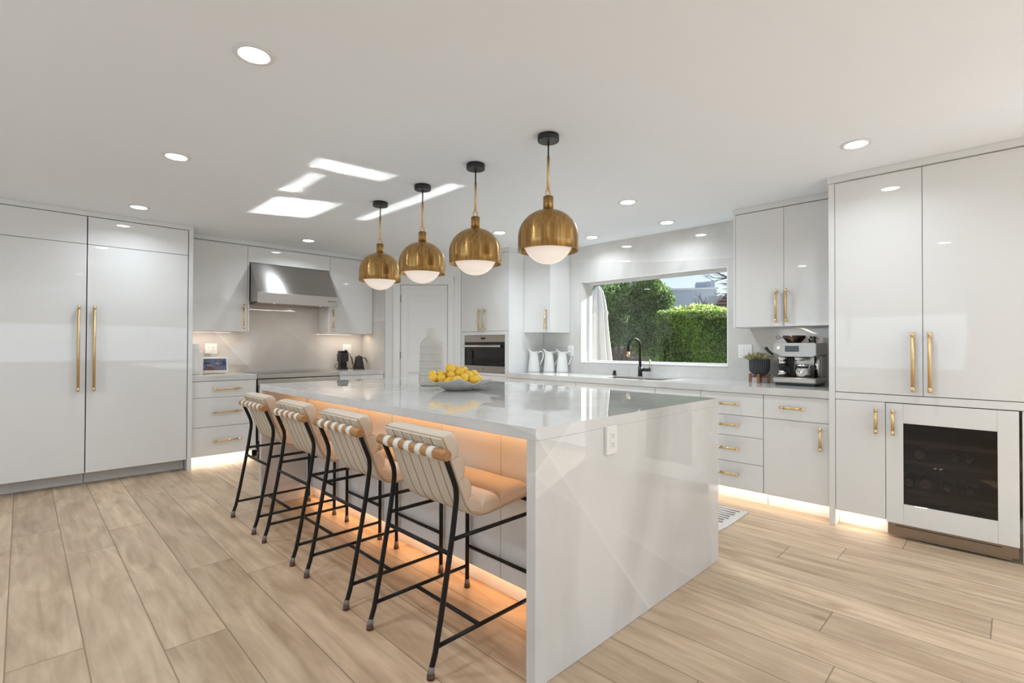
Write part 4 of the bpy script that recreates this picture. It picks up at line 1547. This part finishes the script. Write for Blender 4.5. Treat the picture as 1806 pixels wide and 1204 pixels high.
B().cyl((mx0+.08, 1.215, 1.149), (mx0+.08, 1.215, 1.118), .040, seg=30).build('brew_group', M['chrome'], r)
B().tube([(mx0+.055, 1.122, 1.150), (mx0+.045, 1.118, 1.11), (mx0+.06, 1.15, 1.04)], .004, 10, smooth=2).build('steam_wand', M['chrome'], r)
B().tube([(mx0+.01, 1.39, 1.165), (mx0-.03, 1.410, 1.195), (mx0-.045, 1.425, 1.222)], [.009, .011, .014], 12, smooth=1).build('tamper_lever', M['black'], r)
B().lathe((4.50, 1.272, 0), [(0, 1.2585), (.05, 1.2585), (.058, 1.270), (.082, 1.300), (.086, 1.318), (.082, 1.319), (0, 1.312)], 36).build('bean_hopper', M['bean'], r)
r = thing('milk_jug', 'polished steel milk jug with black band under the espresso machine spout', 'jug', (4.425, 1.19, .988))
B().lathe((4.425, 1.19, .9880), [(0, 0), (.055, 0), (.058, .003), (.056, .045), (.052, .072), (.047, .085), (.050, .098), (.046, .098), (.044, .085), (.05, .04), (0, .004)], 40).build('body', M['chrome'], r)
B().lathe((4.425, 1.19, .9880), [(.0532, .070), (.0536, .071), (.049, .0865), (.0485, .086)], 40).build('band', M['black'], r)
r = thing('glass_cup', 'small clear and copper cup standing on top of the espresso machine', 'cup', (4.48, 1.135, 1.2585))
B().lathe((4.48, 1.135, 1.2587), [(0, 0), (.026, 0), (.027, .05), (.025, .05), (.024, .006), (0, .006)], 28).build('body', M['bulbglass'], r)
B().tube([(4.475, 1.108, 1.268), (4.473, 1.092, 1.272), (4.473, 1.090, 1.292), (4.475, 1.108, 1.298)], .003, 8, smooth=1).build('handle', M['copper'], r)
r = thing('sieve', 'small round wire-handled sieve ring hooked at the bean hopper', 'sieve', (4.50, 1.385, 1.30))
pts = [(4.50, 1.392+.014*math.cos(a*PI/8), 1.305+.014*math.sin(a*PI/8)) for a in range(16)]
B().tube(pts, .0022, 8, closed=True).build('ring', M['black'], r)
B().tube([(4.50, 1.378, 1.305), (4.50, 1.355, 1.302)], .003, 8).build('stem', M['black'], r)

# ------------------------------------------------------------------ range-side worktop items
r = thing('smart_display', 'white framed smart display showing a family picture, left worktop', 'tablet', (1.50, 6.13, .9185))
X = Matrix.Translation((1.50, 6.13, .9185)) @ Matrix.Rotation(R(-8), 4, 'Z') @ Matrix.Translation((0, 0, .022)) @ Matrix.Rotation(R(-16), 4, 'X')
B(X).box(-.128, .128, 0, .010, .0, .160, .004, 3).build('frame', M['plastic'], r)
s_ = B(X).box(-.112, .112, -.0008, .0, .014, .146)
sc_ = s_.build('screen', M['screen'], r)
for fx_, fz_, fr_ in ((.028, .095, .018), (-.030, .072, .013), (-.062, .070, .011)):
    B(X).cyl((fx_, -.0012, fz_), (fx_, -.0009, fz_), fr_, seg=20).build('pictured_face', M['picskin'], sc_)
    B(X).cyl((fx_, -.00118, fz_+fr_*.45), (fx_, -.0008, fz_+fr_*.45), fr_*1.08, seg=20).build('pictured_hair', M['pichair'], sc_)
B(X).quads([((-.005, -.0011, .0145), (.10, -.0011, .0145), (.075, -.0011, .062), (.01, -.0011, .058))]).build('pictured_shirt', M['picshirt'], sc_)
B(X).quads([((-.085, -.0011, .0145), (-.012, -.0011, .0145), (-.014, -.0011, .055), (-.075, -.0011, .052))]).build('pictured_clothes', M['picred'], sc_)
X2 = Matrix.Translation((1.50, 6.13, .9185)) @ Matrix.Rotation(R(-8), 4, 'Z')
B(X2).box(-.10, .10, -.02, .075, .0005, .020, .008, 3).prism([(.012, .02), (.06, .02), (.045, .10)], 'X', -.085, .085, bev=.004).build('stand', M['ceramic'], r)

r = thing('white_canister', 'stacked ridged white container at the left end of the worktop', 'canister', (1.300, 6.10, .9185))


def ridg(i, a, rr, z, k):
    return rr+(.001 if k % 2 else -.001)*(1 if rr > .04 else 0), z


B().lathe((1.300, 6.10, .9187), [(0, 0), (.078, 0), (.080, .006), (.080, .235), (.076, .243), (0, .243)], 90, ridg).build('body', M['plastic'], r)
B().lathe((1.300, 6.10, .9187), [(0, .2435), (.050, .2435), (.052, .25), (.052, .320), (.048, .326), (0, .326)], 60, ridg).build('upper_part', M['plastic'], r)

r = thing('coffee_grinder', 'square matte black coffee grinder left of the kettle', 'coffee grinder', (3.00, 6.20, .9185))
B().box(2.950, 3.050, 6.150, 6.250, .9187, .945, .004).box(2.958, 3.042, 6.175, 6.250, .945, 1.02, .003).box(2.945, 3.055, 6.145, 6.255, 1.02, 1.125, .006).build('body', M['black'], r)
B().box(2.952, 3.048, 6.152, 6.248, 1.1255, 1.160, .004).build('lid', M['blackmetal'], r)
B().box(2.966, 3.034, 6.152, 6.174, .947, 1.005, .003).build('grounds_cup', M['blackmetal'], r)
B().tube([(2.95, 6.22, .985), (2.90, 6.21, .99), (2.875, 6.17, .955), (2.885, 6.13, .925), (2.93, 6.12, .923), (2.96, 6.13, .923)], .0035, 8, smooth=3).build('power_cord', M['black'], r)

kx, ky = 3.200, 6.150
r = thing('gooseneck_kettle', 'matte black gooseneck kettle on its base near the side wall', 'kettle', (kx, ky, .9185))
B().lathe((kx, ky, .9187), [(0, 0), (.074, 0), (.076, .004), (.075, .018), (.068, .022), (0, .022)], 40).build('base', M['black'], r)
B().lathe((kx, ky, .9187), [(0, .0235), (.066, .0235), (.067, .030), (.058, .085), (.046, .150), (.044, .165), (0, .165)], 40).build('body', M['black'], r)
B().lathe((kx, ky, .9187), [(0, .1655), (.042, .1655), (.040, .170), (.012, .172), (.010, .184), (0, .185)], 32).build('lid', M['blackmetal'], r)
rv = Vector((.70, -.71, 0))
k0 = Vector((kx, ky, .9187))
B().tube([k0-rv*.055+Vector((0, 0, .055)), k0-rv*.085+Vector((0, 0, .060)), k0-rv*.090+Vector((0, 0, .10)), k0-rv*.098+Vector((0, 0, .150)), k0-rv*.120+Vector((0, 0, .166))], [.007, .006, .005, .0045, .004], 10, smooth=2).build('spout', M['black'], r)
B().tube([k0+rv*.042+Vector((0, 0, .145)), k0+rv*.075+Vector((0, 0, .152)), k0+rv*.092+Vector((0, 0, .140)), k0+rv*.112+Vector((0, 0, .085))], [.006, .007, .009, .008], 12, smooth=2).build('handle', M['bark'], r)
B().tube([(3.094, YW-.022, 1.16), (3.10, YW-.04, 1.16), (3.13, 6.26, 1.11), (3.16, 6.25, 1.06), (3.17, 6.25, .96), (3.16, 6.24, .925), (3.12, 6.22, .924)], .0032, 8, smooth=3).build('power_cord', M['black'], r)
B().box(3.080, 3.108, YW-.032, YW-.0095, 1.150, 1.172, .003).build('plug', M['black'], r)

# ------------------------------------------------------------------ rug
r = thing('runner_rug', 'cream runner rug with dark dashed stripes on the floor beyond the island', 'rug', (3.4, 2.3, 0))
rm = pmat('cream_woven_rug', (.66, .63, .58), .95, var=.06, scale=80, bump=.4, bscale=300)
rs = pmat('dusky_brown_weave', (.19, .14, .145), .95, var=.15, scale=80)
t_ = bmesh.new()
nx, ny = 4, 40
vv = [[None]*(ny+1) for _ in range(nx+1)]
for i in range(nx+1):
    for j in range(ny+1):
        x = 3.02+.81*i/nx
        y = 1.385+1.9*j/ny
        if j < 2:
            y += .006*math.sin(i*2.1)
        vv[i][j] = t_.verts.new((x, y, .007+(.003*math.sin(i*1.7) if j == 0 else 0)))
for i in range(nx):
    for j in range(ny):
        t_.faces.new((vv[i][j], vv[i+1][j], vv[i+1][j+1], vv[i][j+1]))
ex_ = bmesh.ops.extrude_face_region(t_, geom=t_.faces[:])
for v in [g for g in ex_['geom'] if isinstance(g, bmesh.types.BMVert)]:
    v.co.z = .0012
bmesh.ops.recalc_face_normals(t_, faces=t_.faces[:])
b = B()
b._merge(t_)
b.build('woven_body', rm, r)
b = B()
for i in range(15):
    x = 3.075+i*.0505
    y = 1.435+(.012 if i % 2 else 0)
    while y < 3.2:
        # tapering dash
        b.quads([((x-.012, y, .0083), (x+.012, y, .0083), (x+.004, y+.10, .0083), (x-.004, y+.10, .0083))])
        b.quads([((x-.004, y+.10, .0083), (x+.004, y+.10, .0083), (x+.004, y+.44, .0083), (x-.004, y+.44, .0083))])
        y += .46
b.build('stripes', rs, r)

# ------------------------------------------------------------------ lamps added outside for ceiling patches, like sun off worktop and sill
def ceiling_patch(cx, cy, lx, ly, win, power):
    c = Vector((cx, cy, ZC))
    wv2 = Vector(win)
    d = (c-wv2).normalized()
    e1 = (Vector((0, 1, 0))-d*d.y)
    s1 = e1.length*ly
    e1.normalize()
    e2 = d.cross(e1).normalized()
    f = e2-d*(e2.z/d.z)
    s2 = lx/abs(f.x)
    L = bpy.data.lights.new('ceiling_patch_lamp', 'AREA')
    L.shape = 'RECTANGLE'
    L.size = s1
    L.size_y = s2
    L.spread = R(.25)
    L.energy = power*1.35
    L.color = (1, .97, .92)
    o = bpy.data.objects.new('ceiling_patch_lamp', L)
    COL.objects.link(o)
    z = -d
    y = z.cross(e1)
    o.matrix_world = Matrix.Translation(wv2-d*1.4) @ Matrix((e1, y, z)).transposed().to_4x4()


ceiling_patch(1.645, 4.33, .46, .68, (4.8, 3.12, 1.38), .42)
ceiling_patch(1.43, 3.62, .10, .55, (4.8, 2.9, 1.35), .07)
ceiling_patch(1.45, 3.84, .16, .10, (4.8, 2.95, 1.35), .02)
ceiling_patch(1.57, 3.12, .50, .20, (4.8, 2.72, 1.35), .13)
ceiling_patch(2.245, 3.62, .115, 1.55, (4.8, 2.9, 1.62), .20)

# ------------------------------------------------------------------ outdoors
struct(B().box(XG+.05, 40, -14, 40, -.35, -.15).build('floor_patio', M['stone']), 'pale paved patio outside the window', 'ground')
struct(B().box(XG+.045, 5.62, -4, 7, 2.27, 2.40).build('roof_eave', M['whitewall']), 'white roof eave above the outside of the window', 'eave')


def leaf_mesh(name, mat, sampler, n, size, parent, seed=1, origin=None):
    rn = random.Random(seed)
    verts, faces, tones = [], [], []
    L = root_loc(parent) if parent is not None else Vector(origin)
    for _ in range(n):
        p, out, tone = sampler(rn)
        p = Vector(p)-L
        a = Vector((rn.gauss(0, 1), rn.gauss(0, 1), rn.gauss(0, 1)))+out*.6
        a.normalize()
        s_ = a.cross(Vector((rn.gauss(0, 1), rn.gauss(0, 1), rn.gauss(0, 1)))).normalized()
        ln_, wd_ = size*rn.uniform(.7, 1.3), size*.32
        k = len(verts)
        verts += [p, p+a*ln_*.5+s_*wd_, p+a*ln_, p+a*ln_*.5-s_*wd_]
        faces.append((k, k+1, k+2, k+3))
        tones.append(min(1, max(0, tone+rn.uniform(-.5, .5))))
    me = bpy.data.meshes.new(name)
    me.from_pydata(verts, [], faces)
    at_ = me.attributes.new('tone', 'FLOAT', 'FACE')
    at_.data.foreach_set('value', tones)
    me.materials.append(mat)
    o = bpy.data.objects.new(name, me)
    COL.objects.link(o)
    if parent is not None:
        o.parent = parent
    else:
        o.location = L
    return o


def blob_sampler(blobs):
    def f(rn):
        c, rad = rn.choice(blobs)
        while True:
            v = Vector((rn.uniform(-1, 1), rn.uniform(-1, 1), rn.uniform(-1, 1)))
            if .45 < v.length < 1:
                break
        p = Vector(c)+Vector((v.x*rad[0], v.y*rad[1], v.z*rad[2]))
        return p, v.normalized(), .5+.25*rn.random()
    return f


FW = Vector((.702, .712, 0))
RT = Vector((.712, -.702, 0))


def vp(px, py, D):
    """a point of the garden at distance D ahead of the sink window"""
    d = fw+(px-903)/876.116*r2-(py-602)/876.116*u2
    return Vector((0, 0, camh))+d*D


# neighbouring tree
tr = thing('garden_tree', 'broad grey-green leafy tree outside, left half of the window view', 'tree', (10.5, 6.5, -.15))
blobs = []
rn0 = random.Random(21)
for (x, y, s_) in ((1050, 520, .85), (1085, 515, .9), (1120, 520, .8), (1150, 525, .62), (1165, 530, .42), (1060, 565, .85), (1100, 565, .9), (1140, 568, .6), (1072, 590, .5), (1118, 592, .45), (1145, 505, .38), (1030, 600, .7), (1140, 612, .35), (1160, 610, .5), (1150, 585, .45)):
    c = vp(x, y, 12+rn0.uniform(-.4, .5))
    blobs.append((c, (s_*.72, s_*.72, s_*.66)))
leaf_mesh('foliage', M['treeleaf'], blob_sampler(blobs), 52000, .062, tr, 3)
b = B()
for (x0, x1) in ((1084, 1070), (1092, 1090), (1099, 1112), (1105, 1130), (1088, 1055)):
    b.tube([vp(1094+(x0-1094)*.5, 660, 12), vp(x0, 632, 12), vp((x0+x1)/2, 605, 12), vp(x1, 560, 12)], [.07, .055, .04, .02], 8, smooth=1)
b.cyl((10.45, 6.55, -.15), vp(1094, 650, 12), .12, .1)
b.build('trunk', M['bark'], tr)
# dark evergreen mass left behind the parasol
o = leaf_mesh('evergreen_shrub', M['treeleaf'], blob_sampler([(vp(1040, 520, 18), (1.5, 1.5, 2.0)), (vp(1060, 600, 18), (1.5, 1.5, 1.6)), (vp(1120, 600, 18), (1.5, 1.5, 1.4))]), 9000, .09, None, 5, origin=tuple(vp(1060, 700, 18)))
tag(o, 'dark evergreen shrub behind the closed parasol and tree', 'shrub')
# hedge
H0, H1 = vp(1160, 620, 10.2), vp(1330, 620, 9.6)
Hd = (H1-H0)
Hd.z = 0
Hl = Hd.length
Hd.normalize()
Hn = Vector((-Hd.y, Hd.x, 0))
if Hn.dot(FW) < 0:
    Hn = -Hn
HT = 1.90
hd = thing('ivy_hedge', 'dense clipped green hedge outside, right half of the window view', 'hedge', (H0.x, H0.y, -.15))


def hedge_s(rn):
    u = rn.uniform(0, Hl)
    if rn.random() < .8:
        z = rn.uniform(-.1, HT)
        q = rn.uniform(-.03, .10)+.05*math.sin(u*7)+.04*math.sin(z*9+u*3)
        out = -Hn
    else:
        z = HT+rn.uniform(-.05, .03)
        q = rn.uniform(0, .7)
        out = Vector((0, 0, 1))
    p = H0+Hd*u+Hn*q
    return (p.x, p.y, z), out, .45+.2*math.sin(u*5+z*3)


leaf_mesh('foliage', M['hedgeleaf'], hedge_s, 52000, .045, hd, 8)
XH = Matrix(((Hd.x, Hn.x, 0, H0.x), (Hd.y, Hn.y, 0, H0.y), (0, 0, 1, 0), (0, 0, 0, 1)))
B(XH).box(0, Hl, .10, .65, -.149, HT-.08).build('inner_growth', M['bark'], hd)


def hedgetop_s(rn):
    u = rn.uniform(0, Hl)
    p = H0+Hd*u+Hn*rn.uniform(-.05, .5)
    return (p.x, p.y, HT+rn.uniform(-.10, .06)), Vector((0, 0, 1)), .3+.6*(u/Hl)*rn.random()


leaf_mesh('top_growth', M['hedgetop'], hedgetop_s, 9000, .045, hd, 9)
o = leaf_mesh('garden_shrub', M['hedgetop'], blob_sampler([(vp(1205, 557, 12), (.45, .45, .16)), (vp(1236, 556, 12), (.5, .5, .22)), (vp(1260, 560, 12), (.4, .4, .2))]), 5000, .11, None, 15, origin=tuple(vp(1232, 600, 12)))
tag(o, 'bright green shrub rising just above the clipped hedge', 'shrub')
# wooden fence low behind the tree
Fa, Fb = vp(1040, 625, 15.5), vp(1190, 625, 15.0)
Fd = Fb-Fa
Fd.z = 0
fl = Fd.length
Fd.normalize()
XFm = Matrix(((Fd.x, -Fd.y, 0, Fa.x), (Fd.y, Fd.x, 0, Fa.y), (0, 0, 1, 0), (0, 0, 0, 1)))
b = B(XFm)
for k in range(12):
    b.box(0, fl, 0, .03, -.14+k*.15, -.005+k*.15)
tag(b.build('wooden_fence', M['fence'], origin=tuple(Fa)), 'weathered horizontal board fence behind the garden tree trunks', 'fence')

# parasol
ux, uy = 6.60, 4.72
r = thing('closed_parasol', 'closed white garden parasol standing at the left of the window', 'parasol', (ux, uy, -.15))
prof = []
for k, (z, rad) in enumerate(((2.205, .0), (2.195, .035), (2.12, .075), (1.95, .115), (1.80, .135), (1.79, .150), (1.70, .140), (1.4, .17), (1.1, .20), (.8, .225), (.45, .25), (.44, .20))):
    prof.append((rad, z))


def umod(i, a, rr, z, k):
    if rr < .04:
        return rr, z
    f_ = math.sin(a*9+z*.8)
    return rr*(1+.15*f_+.07*math.sin(a*17+1.3+z*.6)+.05*math.sin(a*4+z)), z


B().lathe((ux, uy, 0), prof, 144, umod).build('canopy', M['umb'], r)
B().cyl((ux, uy, -.10), (ux, uy, 2.25), .02, seg=14).build('pole', M['blackmetal'], r)
B().cyl((ux, uy, -.149), (ux, uy, -.09), .28, seg=32, bev=.01).build('base', M['blackmetal'], r)

# neighbouring buildings
def far_box(name, label, p0, p1, z0, z1, depth, mat):
    a, c = p0, p1
    d = c-a
    d.z = 0
    l_ = d.length
    d.normalize()
    nn = Vector((-d.y, d.x, 0))
    if nn.dot(FW) < 0:
        nn = -nn
    Xb = Matrix(((d.x, nn.x, 0, a.x), (d.y, nn.y, 0, a.y), (0, 0, 1, 0), (0, 0, 0, 1)))
    rr = thing(name, label, 'building', (a.x, a.y, -.15))
    B(Xb).box(0, l_, 0, depth, z0, z1).build('wall', mat, rr)
    return rr, Xb, l_


rr, Xb, l_ = far_box('neighbour_house', 'pale grey blank-walled house beyond the hedge', vp(1150, 515, 27), vp(1264, 505, 26), -.14, 4.25, 4, M['greywall'])
B(Xb).box(-.1, l_+.1, -.1, 4.1, 4.26, 4.36).build('parapet', M['whitewall'], rr)
B(Xb).prism([(-3, 4.4), (1.6, 4.4), (-.2, 4.95), (-1.2, 5.0)], 'Y', 1.5, 4.0).build('roof', M['whitewall'], rr)
B(Xb).box(l_-1.0, l_-.05, .5, 2, 4.37, 4.72).build('roof_box', M['greywall'], rr)
rr, Xb, l_ = far_box('neighbour_house', 'small white walled house with brown tiled roof at the right edge of the window', vp(1249, 540, 22), vp(1330, 540, 21.5), -.14, 3.5, 3, M['whitewall'])
b = B(Xb)
b.prism([(-.3, 2.55), (4.0, 2.55), (4.0, 5.2), (.9, 3.75)], 'Y', -1.2, -.4)
b.build('tiled_roof', M['tile'], rr)

# bare tree
bt = thing('bare_tree', 'bare dark-twigged tree reaching in at the top right of the window', 'tree', tuple(vp(1330, 700, 16)))
b = B()
rn1 = random.Random(4)


def twig(p, d, L, rad, lvl):
    q = p+d*L
    mid_ = p.lerp(q, .5)+Vector((rn1.gauss(0, .04), rn1.gauss(0, .04), rn1.gauss(0, .04)))*L
    b.tube([p, mid_, q], [rad, rad*.8, rad*.6], 4, caps=False)
    if lvl:
        for _ in range(3 if lvl > 1 else 4):
            nd_ = (d+Vector((rn1.gauss(0, .5), rn1.gauss(0, .5), rn1.gauss(-.1, .5)))).normalized()
            twig(p.lerp(q, rn1.uniform(.4, 1)), nd_, L*.62, rad*.55, lvl-1)


base_ = vp(1330, 660, 16)
b.tube([Vector((base_.x, base_.y, -.15)), vp(1330, 560, 16), vp(1318, 500, 16)], [.14, .10, .07], 8)
for tgt in ((1262, 478), (1275, 500), (1248, 468), (1285, 470), (1268, 520), (1290, 490)):
    p = vp(1318, 510, 16)
    q = vp(tgt[0], tgt[1], 16)
    twig(p, (q-p).normalized(), (q-p).length*.62, .03, 3)
for tgt in ((1235, 515), (1222, 525), (1250, 528), (1240, 530)):
    p = vp(1244, 552, 16)
    q = vp(tgt[0], tgt[1], 16)
    twig(p, (q-p).normalized(), (q-p).length*.6, .014, 3)
b.build('branches', M['twig'], bt)

# string light bulbs under the eave
r = thing('string_light', 'string light with small clear globes hanging outside above the parasol', 'string light', (5.60, 3.9, 2.25))
bp1, bp2 = vp(1045, 508, 6.6), vp(1112, 502, 6.6)
B().tube([(5.60, 5.0, 2.268), (bp1.x, bp1.y, bp1.z+.075), (bp2.x, bp2.y, bp2.z+.075), (5.9, 2.4, 2.26)], .003, 6).build('wire', M['blackmetal'], r)
for p in (bp1, bp2):
    g_ = B().ball(p, .026, u=20, v=14).build('bulb', M['bulbglass'], r)
    B().cyl(p+Vector((0, 0, .024)), p+Vector((0, 0, .074)), .010, seg=12).build('bulb_socket', M['plastic'], g_)
